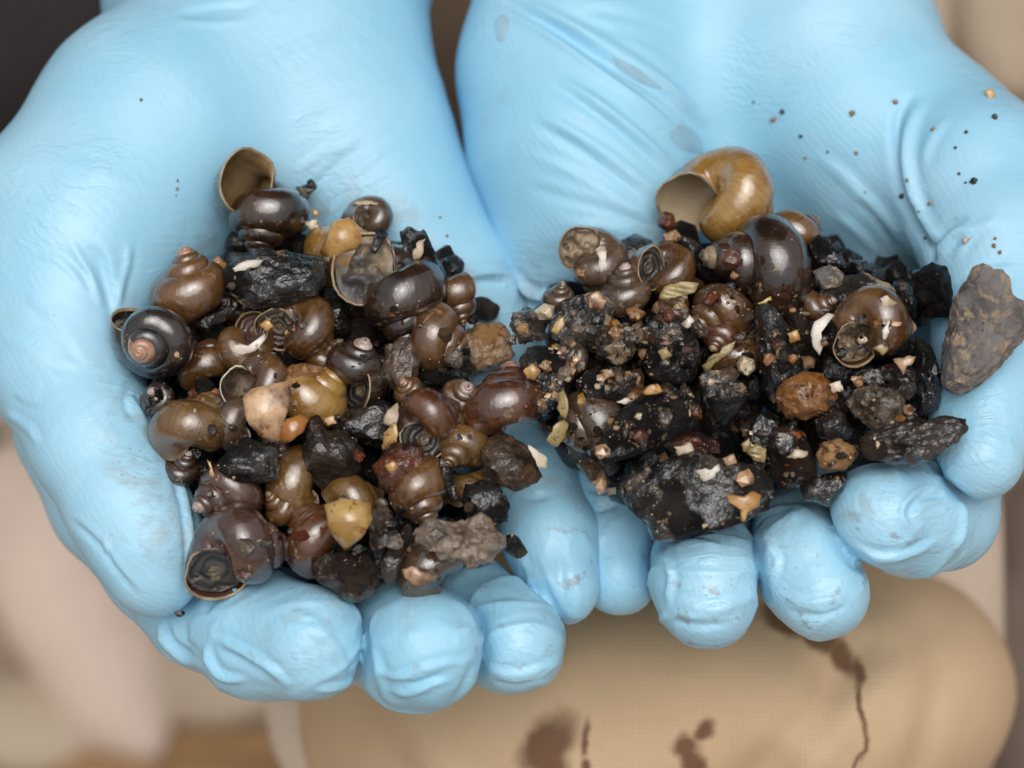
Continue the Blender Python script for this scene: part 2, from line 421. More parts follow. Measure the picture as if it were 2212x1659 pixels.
L_lines = [
    # palm-crease and web folds
    ([(570, 600), (556, 540), (560, 520)], 0.5, 7),
    ([(190, 531), (215, 560), (236, 640), (246, 700)], -0.7, 13),
    ([(150, 520), (195, 590), (222, 660)], 0.6, 9), ([(90, 545), (140, 570), (190, 630)], 0.4, 8),
    ([(276, 520), (278, 560), (262, 620), (246, 680)], 0.45, 8),
    
    ([(640, 370), (700, 330), (760, 300)], 0.35, 10), ([(660, 420), (735, 350), (800, 300)], -0.4, 10), ([(690, 440), (770, 370), (860, 300)], 0.35, 9),
    ([(620, 260), (700, 230), (760, 200)], 0.3, 9), ([(560, 130), (650, 95), (720, 70)], 0.3, 10), ([(385, 30), (460, 20), (560, 12)], -0.4, 9), ([(380, 45), (470, 50), (540, 40)], 0.4, 9),
    ([(720, 480), (800, 410), (880, 370)], -0.3, 9),
    # fold at the little finger root
    ([(1005, 597), (1050, 590), (1085, 592), (1105, 615), (1118, 650)], 1.3, 8),
    ([(1010, 612), (1060, 606), (1090, 618)], -1.0, 8),
    # thumb: flexion wrinkles on the outer side and the long seam fold near the inner edge
    ([(10, 890), (60, 925), (82, 960)], 0.6, 8), ([(20, 860), (60, 880), (95, 880)], -0.4, 8), ([(60, 760), (110, 790), (170, 800)], -0.3, 9),
    ([(275, 850), (300, 885), (320, 925)], 0.5, 7), ([(285, 830), (270, 870), (290, 910)], -0.4, 6),
    ([(360, 995), (392, 1090), (403, 1190), (398, 1290)], -0.55, 6), ([(372, 995), (404, 1090), (416, 1190), (412, 1280)], 0.5, 7),
    ([(150, 1120), (215, 1180), (245, 1225), (300, 1290)], -0.7, 7),
    ([(225, 1160), (230, 1185), (222, 1200)], 0.5, 6),
    ([(0, 720), (80, 770), (140, 860)], 0.3, 12), ([(40, 640), (120, 720), (180, 800)], -0.3, 12),
    # index finger: bunched glove at its middle joint and the faceted tip
    ([(345, 1345), (352, 1385), (400, 1425), (430, 1432)], 1.0, 7), ([(360, 1345), (372, 1385), (415, 1415)], -0.8, 7),
    ([(400, 1345), (405, 1385), (430, 1410)], -0.4, 6),
    ([(440, 1390), (452, 1432), (480, 1462), (530, 1470)], 1.1, 7), ([(455, 1375), (520, 1405), (580, 1440), (625, 1485)], 0.9, 8), ([(470, 1400), (530, 1430), (590, 1470)], -0.9, 9),
    ([(445, 1330), (455, 1300), (480, 1280)], -0.5, 8),
    ([(640, 1350), (700, 1365), (740, 1420), (745, 1470)], 0.4, 7), ([(650, 1380), (690, 1390), (710, 1440)], -0.4, 7), ([(640, 1400), (655, 1450), (650, 1490)], 0.4, 7),
    ([(680, 1490), (730, 1485), (785, 1462)], 0.6, 7), ([(600, 1320), (660, 1330), (730, 1370)], 0.3, 9),
    # middle finger
    ([(808, 1440), (850, 1465), (900, 1450), (960, 1435), (1030, 1425)], 0.7, 7), ([(830, 1490), (880, 1500), (930, 1480), (980, 1470)], 0.7, 7), ([(840, 1470), (900, 1478), (960, 1455)], -0.7, 7),
    ([(800, 1390), (815, 1440), (830, 1500), (870, 1530)], 0.6, 8), ([(1020, 1440), (1000, 1490), (970, 1525)], -0.5, 8),
    # ring finger
    ([(1040, 1440), (1090, 1455), (1150, 1450), (1215, 1425)], 0.6, 7), ([(1050, 1470), (1110, 1480), (1170, 1465)], -0.5, 7), ([(975, 1290), (1010, 1320), (1030, 1380)], 0.5, 8),
    ([(1060, 1230), (1110, 1240), (1150, 1265)], 0.4, 8),
    # little finger: long pull folds
    ([(1120, 1180), (1140, 1240), (1165, 1300)], 0.35, 7), ([(1150, 1200), (1175, 1260), (1200, 1320)], -0.35, 7), ([(1200, 1180), (1215, 1250), (1215, 1320)], 0.35, 7), ([(1230, 1240), (1240, 1290), (1228, 1340)], -0.3, 7),
    ([(1090, 1060), (1140, 1075), (1190, 1070)], -0.5, 9), ([(1110, 960), (1150, 975), (1180, 960)], 0.5, 9),
]
L_tips = [(620, 1390, 165, 0.95, 0.3, 1), (920, 1410, 140, 1.0, 0.2, 2), (1115, 1390, 120, 0.9, 0.1, 3), (1205, 1240, 125, 0.55, 1.4, 4), (360, 1370, 90, 0.7, 0.8, 5), (90, 920, 130, 0.45, 0.9, 6), (300, 900, 90, 0.35, 1.1, 8), (1130, 1000, 80, .5, .6, 9)]

# ---- hand on the right of the picture
R_palm = [
    [(1330, -420, -98, 27), (1300, -60, -68, 25.5), (1252, 160, -56, 24.5), (1262, 330, -48, 23), (1300, 460, -45, 19.5), (1318, 520, -46, 17)],
    [(1640, -420, -98, 26), (1690, -60, -70, 25), (1770, 130, -60, 25), (1845, 280, -54, 23), (1920, 390, -50, 18)],
    [(1500, -200, -85, 28), (1520, 150, -72, 26), (1540, 420, -72, 22), (1560, 700, -76, 22)],
    [(1330, 620, -60, 14), (1420, 900, -58, 13), (1650, 960, -62, 16), (1880, 880, -62, 15), (1960, 640, -60, 15)],
    [(1740, 480, -72, 20), (1760, 800, -74, 20)],
    [(1300, 520, -48, 16), (1215, 610, -50, 12.5), (1190, 700, -54, 12), (1250, 830, -56, 11)],
]
R_fing = [
    [(2005, 300, -48, 18), (2105, 400, -35, 18), (2165, 540, -24, 15.5), (2150, 720, -14, 11.8), (2128, 880, -6, 10.2), (2118, 985, 0, 8.3)],
    [(1990, 780, -52, 14), (2065, 960, -34, 10.5), (2035, 1110, -16, 10.4), (1960, 1122, -4, 10.4), (1905, 1120, 2, 10.0)],
    [(1820, 900, -56, 13), (1790, 1060, -34, 10.5), (1728, 1185, -14, 10.4), (1752, 1230, -4, 10.5), (1776, 1278, 0, 9.2)],
    [(1560, 960, -58, 12), (1540, 1140, -34, 10.2), (1524, 1218, -12, 10.2), (1527, 1260, -3, 10.1), (1532, 1296, -1, 9.0)],
    [(1270, 760, -52, 11.5), (1275, 900, -42, 9.5), (1305, 1060, -30, 9.0), (1330, 1180, -22, 8.4), (1338, 1243, -18, 7.8)],
]
R_lines = [
    # long diagonal folds running from the wrist into the cup
    ([(1075, 15), (1180, 70), (1290, 150), (1400, 230), (1500, 320)], 0.95, 9), ([(1085, 0), (1200, 60), (1310, 130), (1430, 205), (1520, 290)], -1.3, 11),
    ([(1150, 10), (1270, 70), (1400, 150), (1530, 260)], 0.7, 12),
    ([(1190, 180), (1270, 230), (1370, 310), (1450, 390)], -0.85, 12), ([(1210, 170), (1300, 230), (1400, 310), (1470, 380)], 0.7, 11),
    ([(1160, 240), (1250, 290), (1340, 350), (1440, 430)], 0.6, 11), ([(1150, 265), (1240, 315), (1330, 380), (1430, 455)], -0.7, 11),
    ([(1140, 330), (1230, 370), (1320, 420), (1420, 480)], 0.4, 11), ([(1130, 400), (1230, 430), (1330, 460), (1420, 495)], -0.35, 11), ([(1200, 480), (1290, 490), (1380, 505)], 0.3, 11),
    ([(1260, 20), (1340, 30), (1450, 60)], -0.4, 11), ([(1290, 70), (1380, 100), (1470, 150)], 0.35, 11),
    # rolled fold under the heel of the hand
    ([(1108, 590), (1130, 625), (1170, 642), (1215, 636), (1240, 622)], 1.4, 9), ([(1112, 620), (1150, 655), (1210, 652)], -1.3, 9),
    # thenar crease and web
    ([(1975, 200), (1945, 250), (1935, 330), (1950, 420), (1985, 500), (2020, 570)], -1.6, 12), ([(2000, 210), (1966, 280), (1958, 350), (1975, 430), (2010, 510)], 0.8, 12),
    ([(2015, 440), (1990, 455), (1965, 445)], -0.4, 8), ([(2090, 470), (2045, 490), (2015, 530), (2008, 570)], -1.3, 9), ([(2105, 490), (2060, 510), (2030, 550)], 0.7, 9),
    ([(1760, 330), (1830, 390), (1900, 470), (1950, 520)], 0.45, 14), ([(1850, 430), (1900, 480), (1930, 540)], -0.4, 10), ([(1800, 460), (1860, 510), (1890, 550)], 0.35, 10),
    ([(2160, 470), (2100, 500), (2060, 560)], 0.4, 10), ([(2200, 560), (2140, 570), (2060, 610)], -0.35, 10), ([(2050, 250), (2010, 300), (1990, 360)], 0.4, 10),
    # index
    ([(2000, 1050), (1965, 1075), (1950, 1110), (1975, 1150)], 1.02, 6), ([(2040, 1070), (1990, 1080), (1960, 1120)], -0.85, 7), ([(2075, 1080), (2080, 1130), (2060, 1190)], 1.19, 7),
    ([(1840, 1180), (1900, 1205), (1970, 1195), (2030, 1165)], 0.85, 7), ([(1830, 1210), (1890, 1230), (1960, 1220)], -0.68, 7),
    # middle
    ([(1650, 1150), (1680, 1210), (1660, 1260)], 0.68, 7), ([(1690, 1290), (1760, 1300), (1830, 1280)], 0.77, 7), ([(1700, 1320), (1770, 1330), (1830, 1310)], -0.68, 7), ([(1640, 1110), (1700, 1095), (1760, 1110)], 0.51, 7),
    # ring
    ([(1425, 1180), (1450, 1240), (1440, 1300)], 0.85, 7), ([(1460, 1300), (1540, 1315), (1610, 1290)], 0.59, 8), ([(1440, 1330), (1500, 1350), (1580, 1350)], -0.59, 8), ([(1450, 1185), (1500, 1170), (1560, 1180)], 0.59, 7),
    # little
    ([(1250, 1060), (1300, 1075), (1345, 1060)], 0.85, 7), ([(1245, 1085), (1290, 1100), (1340, 1085)], -0.85, 7), ([(1265, 1010), (1290, 1030), (1330, 1025)], 0.68, 7),
]
R_tips = [(1940, 1130, 145, 1.15, 0.6, 11), (1755, 1240, 135, 1.1, 0.9, 12), (1528, 1270, 125, 1.05, 0.2, 13), (1330, 1120, 120, 0.65, 1.3, 14), (2130, 980, 90, 0.22, 1.2, 15), (2060, 500, 90, .35, .8, 16), (1250, 620, 70, .3, .2, 17)]

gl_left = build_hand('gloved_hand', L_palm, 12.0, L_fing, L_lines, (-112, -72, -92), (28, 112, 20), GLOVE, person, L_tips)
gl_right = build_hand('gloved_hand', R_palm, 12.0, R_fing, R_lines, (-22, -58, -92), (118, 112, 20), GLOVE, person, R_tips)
gl_left['label'] = 'blue gloved hand cupping mostly whole snails'
gl_right['label'] = 'blue gloved hand cupping mostly black stones'

# ------------------------------------------------------------------ domed bodies from an outline (cloth panels, flat stones)
def outline_r(poly, c):
    """radius of the outline as a function of the angle, from a closed polygon"""
    q = np.array(poly, float) - np.array(c)
    ang = np.arctan2(q[:, 1], q[:, 0])
    def f(phi):
        best = None
        d = (math.cos(phi), math.sin(phi))
        for i in range(len(q)):
            a = q[i]; b = q[(i + 1) % len(q)]; e = b - a
            den = d[0] * e[1] - d[1] * e[0]
            if abs(den) < 1e-9: continue
            t = (a[0] * e[1] - a[1] * e[0]) / den
            u = (a[0] * d[1] - a[1] * d[0]) / den
            if t > 0 and -1e-6 <= u <= 1 + 1e-6: best = t if best is None else max(best, t)
        return best if best else float(np.hypot(*q[np.argmin(np.abs(ang - phi))]))
    return f
def smooth_poly(poly, n=2):
    q = [np.array(p, float) for p in poly]
    for _ in range(n):
        r = []
        for i in range(len(q)):
            a, b = q[i], q[(i + 1) % len(q)]
            r += [a * .75 + b * .25, a * .25 + b * .75]
        q = r
    return [tuple(p) for p in q]
def cloth_body(name, poly, w, bulge, back, mat, power=0.5, folds=None, na=120, nr=44):
    poly = smooth_poly(poly, 2)
    mm = [P(x, y, w) for x, y in poly]
    mm = [(p.x, p.y) for p in mm]
    c = (sum(p[0] for p in mm) / len(mm), sum(p[1] for p in mm) / len(mm))
    f = outline_r(mm, c); vs_, fs = [], []
    R = [f(2 * math.pi * i / na) for i in range(na)]
    vs_.append((c[0], c[1], w + bulge + (folds(c[0], c[1]) if folds else 0)))
    for j in range(1, nr + 1):
        t = math.sin(0.5 * math.pi * j / nr)
        for i in range(na):
            a = 2 * math.pi * i / na
            x, y = c[0] + R[i] * t * math.cos(a), c[1] + R[i] * t * math.sin(a)
            z = w + bulge * (max(0, 1 - t * t)) ** power
            if folds: z += folds(x, y) * (1 - t ** 8)
            vs_.append((x, y, z))
    for i in range(na): fs.append((0, 1 + i, 1 + (i + 1) % na))
    for j in range(nr - 1):
        for i in range(na):
            a = 1 + j * na + i; b = 1 + j * na + (i + 1) % na
            fs.append((a, a + na, b + na, b))
    k = len(vs_); last = 1 + (nr - 1) * na
    for i in range(na):
        x, y, z = vs_[last + i]; vs_.append((c[0] + (x - c[0]) * .96, c[1] + (y - c[1]) * .96, z - back * .5))
    for i in range(na):
        x, y, z = vs_[last + i]; vs_.append((c[0] + (x - c[0]) * .6, c[1] + (y - c[1]) * .6, z - back))
    vs_.append((c[0], c[1], w - back))
    for i in range(na):
        n = (i + 1) % na
        fs.append((last + i, k + i, k + n, last + n)); fs.append((k + i, k + na + i, k + na + n, k + n)); fs.append((k + na + i, k + 2 * na, k + na + n))
    o = mesh_obj(name, [(x * .001, y * .001, z * .001) for x, y, z in vs_], fs, mat, person)
    o.matrix_world = Matrix.Translation(O) @ BASIS.to_4x4()
    return o

def nz(x, y, s, seed=0.0): return noise.noise(Vector((x * s, y * s, seed)))
def knee_folds(x, y):
    g = 0.0
    for (ax, ay, bx, by, amp, wd) in ((1650, 1640, 1830, 1440, -5, 50), (1830, 1440, 2080, 1330, -4, 45), (1990, 1640, 2040, 1420, -3, 40), (850, 1520, 930, 1659, 4, 40), (1760, 1560, 1900, 1400, 3, 60)):
        a = P(ax, ay, -60); b = P(bx, by, -60); e = b - a
        h = max(-.2, min(1.2, ((x - a.x) * e.x + (y - a.y) * e.y) / (e.x ** 2 + e.y ** 2)))
        d = math.hypot(x - a.x - h * e.x, y - a.y - h * e.y) / (wd * .1)
        g += amp * .9 * math.exp(-d * d)
    return g + 2.6 * nz(x, y, .03) + 1.2 * nz(x, y, .08, 3.0)
def st(x, y, rx, ry, a=0.0):
    p = P(x, y, -60); return (p.x, p.y, rx, ry, a)
KHAKI = mat_cloth('khaki_canvas', (0.62, 0.44, 0.275), (0.70, 0.51, 0.33), 314.0, [
    st(1180, 1600, 4.6, 8, -.5), st(1190, 1655, 4.2, 6, 0), st(1255, 1585, 1.0, 3.6), st(1265, 1640, 1.0, 1.8), st(1480, 1590, 3.2, 3.0, .3), st(1490, 1630, 2.2, 6, 0.1), st(1515, 1555, 2.6, 2.0),
    st(1690, 1345, 6, 2.6, -.35), st(1760, 1375, 6.5, 2.6, -.5), st(1815, 1420, 4.5, 2.6, -.9), st(1845, 1450, 1.7, 3.0), st(1852, 1510, 0.6, 6, 0.1), st(1850, 1580, 0.6, 6, 0), st(1835, 1630, 0.6, 4, -.4)])
CREAM = mat_cloth('cream_canvas', (0.60, 0.47, 0.37), (0.68, 0.55, 0.44), 314.0)
cloth_body('trouser_leg', [(560, 1250), (575, 1700), (900, 1900), (1900, 1900), (2125, 1720), (2165, 1550), (2168, 1300), (2160, 1000), (2060, 700), (700, 700)], -150, 26, 90, CREAM, .45)
cloth_body('knee_patch', [(640, 1400), (655, 1700), (900, 1850), (1900, 1840), (2120, 1650), (2180, 1520), (2178, 1430), (2140, 1340), (2060, 1255), (1900, 1210), (1500, 1100), (900, 1150)], -122, 76, 40, KHAKI, .5, knee_folds)
BROWN = mat_cloth('brown_canvas', (0.12, 0.082, 0.058), (0.145, 0.10, 0.07), 314.0)
cloth_body('jacket_front', [(500, -900), (450, 100), (700, 420), (1300, 420), (1500, 100), (1450, -900)], -190, 20, 90, BROWN, .45)
DARK = mat_cloth('dark_sleeve_cloth', (0.026, 0.021, 0.022), (0.032, 0.026, 0.025), 314.0)
cloth_body('sleeve', [(-330, -500), (-330, 60), (-160, 330), (120, 330), (420, 260), (620, 60), (620, -500)], -92, 22, 60, DARK, .45)
TRS = mat_cloth('pale_canvas', (0.52, 0.41, 0.32), (0.58, 0.46, 0.36), 314.0)
cloth_body('trouser_hip', [(1560, -900), (1560, 300), (1900, 420), (2040, 380), (2052, 100), (2060, -300), (2060, -900)], -330, 14, 90, TRS, .4)

# ------------------------------------------------------------------ ground and the blurred stones on it
g = 60.0
ground = mesh_obj('ground', [(-g, -g, 0), (g, -g, 0), (g, g, 0), (-g, g, 0)], [(0, 1, 2, 3)], mat_ground())
props(ground, kind='structure')

# the wearer's upper body, out of view, added to block sky reflections
def body_loft(name, rings, mat, n=40):
    V, F_ = [], []
    for (cx, cy, cz, rx, ry) in rings:
        for i in range(n):
            a = 2 * math.pi * i / n; c_, s_ = math.cos(a), math.sin(a)
            f = 1 + .03 * math.sin(3 * a + cz * 9) + .05 * noise.noise(Vector((c_ * 2, s_ * 2, cz * 6)))
            V.append((cx + rx * f * math.copysign(abs(c_) ** .8, c_), cy + ry * f * math.copysign(abs(s_) ** .8, s_), cz))
    for j in range(len(rings) - 1):
        for i in range(n):
            a, b = j * n + i, j * n + (i + 1) % n; F_.append((a, b, b + n, a + n))
    F_.append(tuple(range(n))[::-1]); F_.append(tuple((len(rings) - 1) * n + i for i in range(n)))
    o = mesh_obj(name, V, F_, mat, person); o.matrix_world = Matrix.Identity(4); return o
body_loft('unseen_jacket', [(0, .36, .68, .20, .12), (0, .35, .75, .21, .13), (0, .34, .90, .215, .135), (0, .35, 1.05, .225, .13), (0, .36, 1.18, .225, .115), (0, .37, 1.25, .16, .09), (0, .37, 1.29, .08, .07)], DARK)
# ---- stones on the ground behind, far out of focus
def boulder(x, y, rx, ry, mat, label, depth=-900):
    c = P(x, y, depth); s_ = S(depth)
    wc = world(c)
    d3, f3 = ico(3); sd = x * .13
    V = [(d[0] * rx * s_ * .001 * (1 + .16 * noise.noise(Vector(d) * 1.5 + Vector((sd, 0, 0)))), d[1] * ry * s_ * .001 * 1.15 * (1 + .16 * noise.noise(Vector(d) * 1.5 + Vector((sd, 3, 0)))), d[2] * min(rx, ry) * s_ * .001 * .7) for d in d3]
    o = mesh_obj('boulder', V, f3, mat); o.location = (wc.x, wc.y, min(rx, ry) * s_ * .001 * .45)
    # slide along the line of sight on to the ground
    t = (CAM0.z - o.location.z) / (CAM0.z - wc.z); o.location.x = CAM0.x + (wc.x - CAM0.x) * t; o.location.y = CAM0.y + (wc.y - CAM0.y) * t
    props(o, label, 'boulder', 'blurred stones on the ground behind'); return o
CAM0 = camo.matrix_world.translation
BP = mat_boulder('boulder_pale_pink', (0.56, 0.43, 0.35), (0.64, 0.50, 0.41)); BB = mat_boulder('boulder_beige', (0.36, 0.27, 0.19), (0.46, 0.36, 0.26))
BK = mat_boulder('boulder_black', (0.012, 0.010, 0.009), (0.025, 0.02, 0.016)); BO = mat_boulder('boulder_ochre', (0.24, 0.13, 0.05), (0.30, 0.17, 0.07)); BD = mat_boulder('boulder_brown', (0.10, 0.066, 0.048), (0.15, 0.105, 0.08))
b_ = boulder(160, 1300, 150, 330, BP, 'pale pink blurred stone band lower left behind the left thumb'); b_.rotation_euler.z = math.radians(28)
boulder(420, 1440, 230, 110, BB, 'beige blurred stone below the left index finger')
boulder(-30, 985, 70, 55, BK, 'black blurred stone at the left edge beside the left thumb')
boulder(60, 1560, 190, 90, BB, 'beige blurred stone in the lower left corner')
boulder(230, 1650, 130, 60, BO, 'ochre blurred stone at the bottom, left of the trouser edge')
boulder(480, 1690, 140, 60, BO, 'rust brown blurred stone at the bottom beside the trouser edge')
boulder(420, 1610, 190, 40, BO, 'flat brown blurred stone below the beige one')
boulder(2260, 1560, 130, 330, BD, 'dark brown blurred stone at the lower right edge')
boulder(2240, 1200, 100, 160, BD, 'brown blurred stone right of the right thumb tip')
boulder(2180, 60, 120, 160, BB, 'beige blurred stone in the upper right corner')
# ------------------------------------------------------------------ materials of the catch
def mat_shell(name, cA, cB, mud=0.25, mudc=(0.30, 0.21, 0.13), streak=0.35, rough=0.30):
    s = NT(name)
    v = s.coord(scale=1.0); uv = s.coord('UV', (70, 1.3, 1))
    grow = s.noise(uv, 1.0, 4, 0.65, 0.3)                       # growth lines across the whorls
    big = s.noise(v, 130, 4, 0.55)
    c = s.mix(s.ramp(big, 0.36, 0.64), cA, cB)
    c = s.mix(s.ramp(grow, 0.42, 0.70, 0, streak * 1.5), c, (cA[0] * 0.35, cA[1] * 0.33, cA[2] * 0.3))
    c = s.mix(s.ramp(grow, 0.58, 0.76, 0, streak * 1.1), c, (min(1, cB[0] * 1.9), min(1, cB[1] * 1.75), cB[2] * 1.5))
    mm = s.ramp(s.noise(v, 330, 6, 0.68), 0.60, 0.66, 0, 1)
    ma = s.ramp(s.noise(v, 75, 2), 0.44, 0.62, 0, 1)
    mk = s.math('MULTIPLY', s.math('MULTIPLY', mm, ma), mud * 3.0)
    mk = s.math('MINIMUM', mk, 0.9)
    c = s.mix(mk, c, mudc)
    sp = s.math('MULTIPLY', s.ramp(s.voro(v, 420), 0.05, 0.13, 1, 0), s.ramp(s.noise(v, 150, 1), 0.52, 0.6))
    c = s.mix(sp, c, (0.42, 0.33, 0.22))
    r = s.ramp(mk, 0, 0.8, rough, 0.55)
    n1 = s.bump(grow, 0.00018, 0.55)
    n2 = s.bump(s.noise(v, 500, 4, 0.6), 0.00022, 0.35, n1)
    n3 = s.bump(s.noise(v, 160, 3), 0.0008, 0.35, n2)
    nc = s.bump(s.noise(v, 900, 3), 0.00012, 0.30, s.bump(s.noise(v, 150, 3), 0.0008, 0.30, s.bump(grow, 0.00012, 0.3)))
    s.done(c, r, n3, IOR=1.5, Specular_IOR_Level=0.15, Coat_Weight=s.ramp(mk, 0, .8, 1.0, .25), Coat_Roughness=s.ramp(s.noise(v, 210, 4, 0.6), 0.43, 0.60, 0.02, 0.28), Coat_IOR=1.95)
    s.l(nc, s.b.inputs['Coat Normal']); return s.m
def mat_oper(name, cA, cB):
    s = NT(name)
    uv = s.coord('UV', 1.0); v = s.coord(scale=1.0)
    sep = s.n('SeparateXYZ'); s.l(s.tc.outputs['UV'], sep.inputs[0])
    wob = s.math('MULTIPLY', s.noise(v, 160, 4), 0.8)
    rr = s.math('ADD', sep.outputs[0], wob)
    w = s.math('SINE', s.math('MULTIPLY', rr, 21.0))
    c = s.mix(s.ramp(w, -0.8, 1.0, 0, 0.75), cA, cB)
    c = s.mix(s.ramp(sep.outputs[0], 0.05, 0.4, 0.7, 0), c, (0.22, 0.17, 0.11))
    c = s.mix(s.ramp(s.noise(v, 300, 4), 0.56, 0.7, 0, 0.7), c, (0.33, 0.25, 0.15))
    n = s.bump(w, 0.0002, 0.6)
    n = s.bump(s.noise(v, 600, 4), 0.0002, 0.4, n)
    return s.done(c, 0.4, n, IOR=1.5, Coat_Weight=0.35, Coat_Roughness=0.12)
def mat_plain(name, cA, cB, scale=250, rough=0.35, coat=0.6, bump=0.0004, spots=None):
    s = NT(name); v = s.coord(scale=1.0)
    c = s.mix(s.ramp(s.noise(v, scale, 5, 0.62), 0.38, 0.62), cA, cB)
    if spots: c = s.mix(s.ramp(s.noise(v, scale * 2.2, 4, 0.7), 0.58, 0.64), c, spots)
    n = s.bump(s.noise(v, scale * 2.5, 5, 0.65), bump, 0.6)
    return s.done(c, rough, n, IOR=1.55, Coat_Weight=coat, Coat_Roughness=0.08)
def mat_stone(name, cA, cB, patch=None, pamt=0.25, specks=(0.40, 0.34, 0.24), samt=0.5, rough=(0.16, 0.5), scale=120, bump=0.0007, coat=0.7, layers=0.0, pscale=1.0, psoft=0.06):
    s = NT(name); v = s.coord(scale=1.0)
    c = s.mix(s.ramp(s.noise(v, scale, 6, 0.65), 0.34, 0.66), cA, cB)
    if patch:
        pm = s.ramp(s.noise(v, scale * 1.1 * pscale, 6, 0.68, 0.4), 0.66 - pamt * 0.5, 0.66 + psoft - pamt * 0.5)
        c = s.mix(pm, c, patch)
    if samt:
        d = s.voro(v, 620); dd = s.ramp(d, 0.06, 0.16, 1, 0)
        keep = s.voro(v, 620, out='Color'); sep = s.n('SeparateColor'); s.l(keep, sep.inputs[0])
        kk = s.ramp(sep.outputs[0], 1 - samt, 1 - samt + 0.05)
        area = s.ramp(s.noise(v, 90, 2), 0.40, 0.60)
        f = s.math('MULTIPLY', s.math('MULTIPLY', dd, kk), area)
        pal = s.mix(sep.outputs[1], specks, (specks[0] * 1.2, specks[1] * 0.7, specks[2] * 0.45))
        c = s.mix(f, c, pal)
    rr = s.ramp(s.noise(v, scale * 2.2, 4), 0.36, 0.62, rough[0], rough[1])
    h = s.noise(v, scale * 3.2, 8, 0.7)
    n = s.bump(h, bump * 2.2, 0.95)
    if layers:
        lv = s.coord(scale=(1, 4.5, 2.5)); n = s.bump(s.noise(lv, 150, 5), 0.0012, layers, n)
    n = s.bump(s.noise(v, scale * 0.9, 4), 0.0026, 0.6, n)
    nc = s.bump(s.noise(v, scale * 2.4, 5, 0.62), 0.0013, 0.75, s.bump(s.noise(v, scale * 0.9, 4), 0.0026, 0.6))
    s.done(c, rr, n, IOR=1.5, Specular_IOR_Level=0.09, Coat_Weight=s.ramp(s.noise(v, 95, 4), 0.43, 0.52, 0, min(1, coat * 1.4)), Coat_Roughness=0.045, Coat_IOR=1.82)
    s.l(nc, s.b.inputs['Coat Normal']); return s.m

SH = {
    'dark': mat_shell('shell_dark_brown', (0.018, 0.010, 0.007), (0.052, 0.024, 0.012), 0.42),
    'black': mat_shell('shell_blackish', (0.012, 0.011, 0.012), (0.034, 0.022, 0.017), 0.3, streak=0.25),
    'brown': mat_shell('shell_brown', (0.080, 0.034, 0.011), (0.17, 0.080, 0.024), 0.30),
    'red': mat_shell('shell_red_brown', (0.052, 0.017, 0.007), (0.125, 0.044, 0.014), 0.28),
    'olive': mat_shell('shell_olive_brown', (0.110, 0.054, 0.014), (0.19, 0.098, 0.025), 0.34),
    'gold': mat_shell('shell_golden', (0.27, 0.135, 0.026), (0.42, 0.235, 0.058), 0.22, streak=0.3),
    'grey': mat_shell('shell_grey_brown', (0.060, 0.036, 0.022), (0.125, 0.076, 0.043), 0.7, streak=0.3),
    'plum': mat_shell('shell_plum_brown', (0.040, 0.019, 0.014), (0.092, 0.042, 0.028), 0.42, (0.40, 0.27, 0.18)),
}
INNER = mat_plain('shell_inside_cream', (0.40, 0.31, 0.20), (0.50, 0.41, 0.28), 140, 0.4, 0.25, 0.0002)
INNER_D = mat_plain('shell_inside_tan', (0.20, 0.125, 0.055), (0.30, 0.20, 0.10), 200, 0.4, 0.15, 0.0003)
LIP = mat_plain('shell_lip', (0.26, 0.17, 0.09), (0.40, 0.30, 0.18), 300, 0.35, 0.6)
LIP_W = mat_plain('shell_lip_white', (0.55, 0.50, 0.40), (0.70, 0.64, 0.52), 300, 0.35, 0.6)
OP = {'dark': mat_oper('operculum_dark', (0.018, 0.017, 0.017), (0.075, 0.060, 0.046)),
      'grey': mat_oper('operculum_grey', (0.10, 0.075, 0.055), (0.17, 0.13, 0.095)),
      'plum': mat_oper('operculum_plum', (0.075, 0.040, 0.036), (0.105, 0.058, 0.050))}
MUD = mat_plain('mud_plug', (0.06, 0.045, 0.032), (0.30, 0.22, 0.14), 170, 0.45, 0.2, 0.0012, (0.03, 0.025, 0.022))
MUDG = mat_plain('mud_plug_grey', (0.055, 0.050, 0.050), (0.36, 0.27, 0.17), 110, 0.5, 0.1, 0.0010, (0.12, 0.085, 0.055))
APEX = mat_plain('worn_apex', (0.36, 0.17, 0.10), (0.46, 0.29, 0.20), 200, 0.3, 0.7, spots=(0.30, 0.11, 0.05))
APEX_P = mat_plain('worn_apex_pale', (0.38, 0.28, 0.24), (0.50, 0.40, 0.36), 300, 0.3, 0.7, spots=(0.24, 0.12, 0.09))
K = (0.0055, 0.005, 0.005); K2 = (0.019, 0.0165, 0.0145)
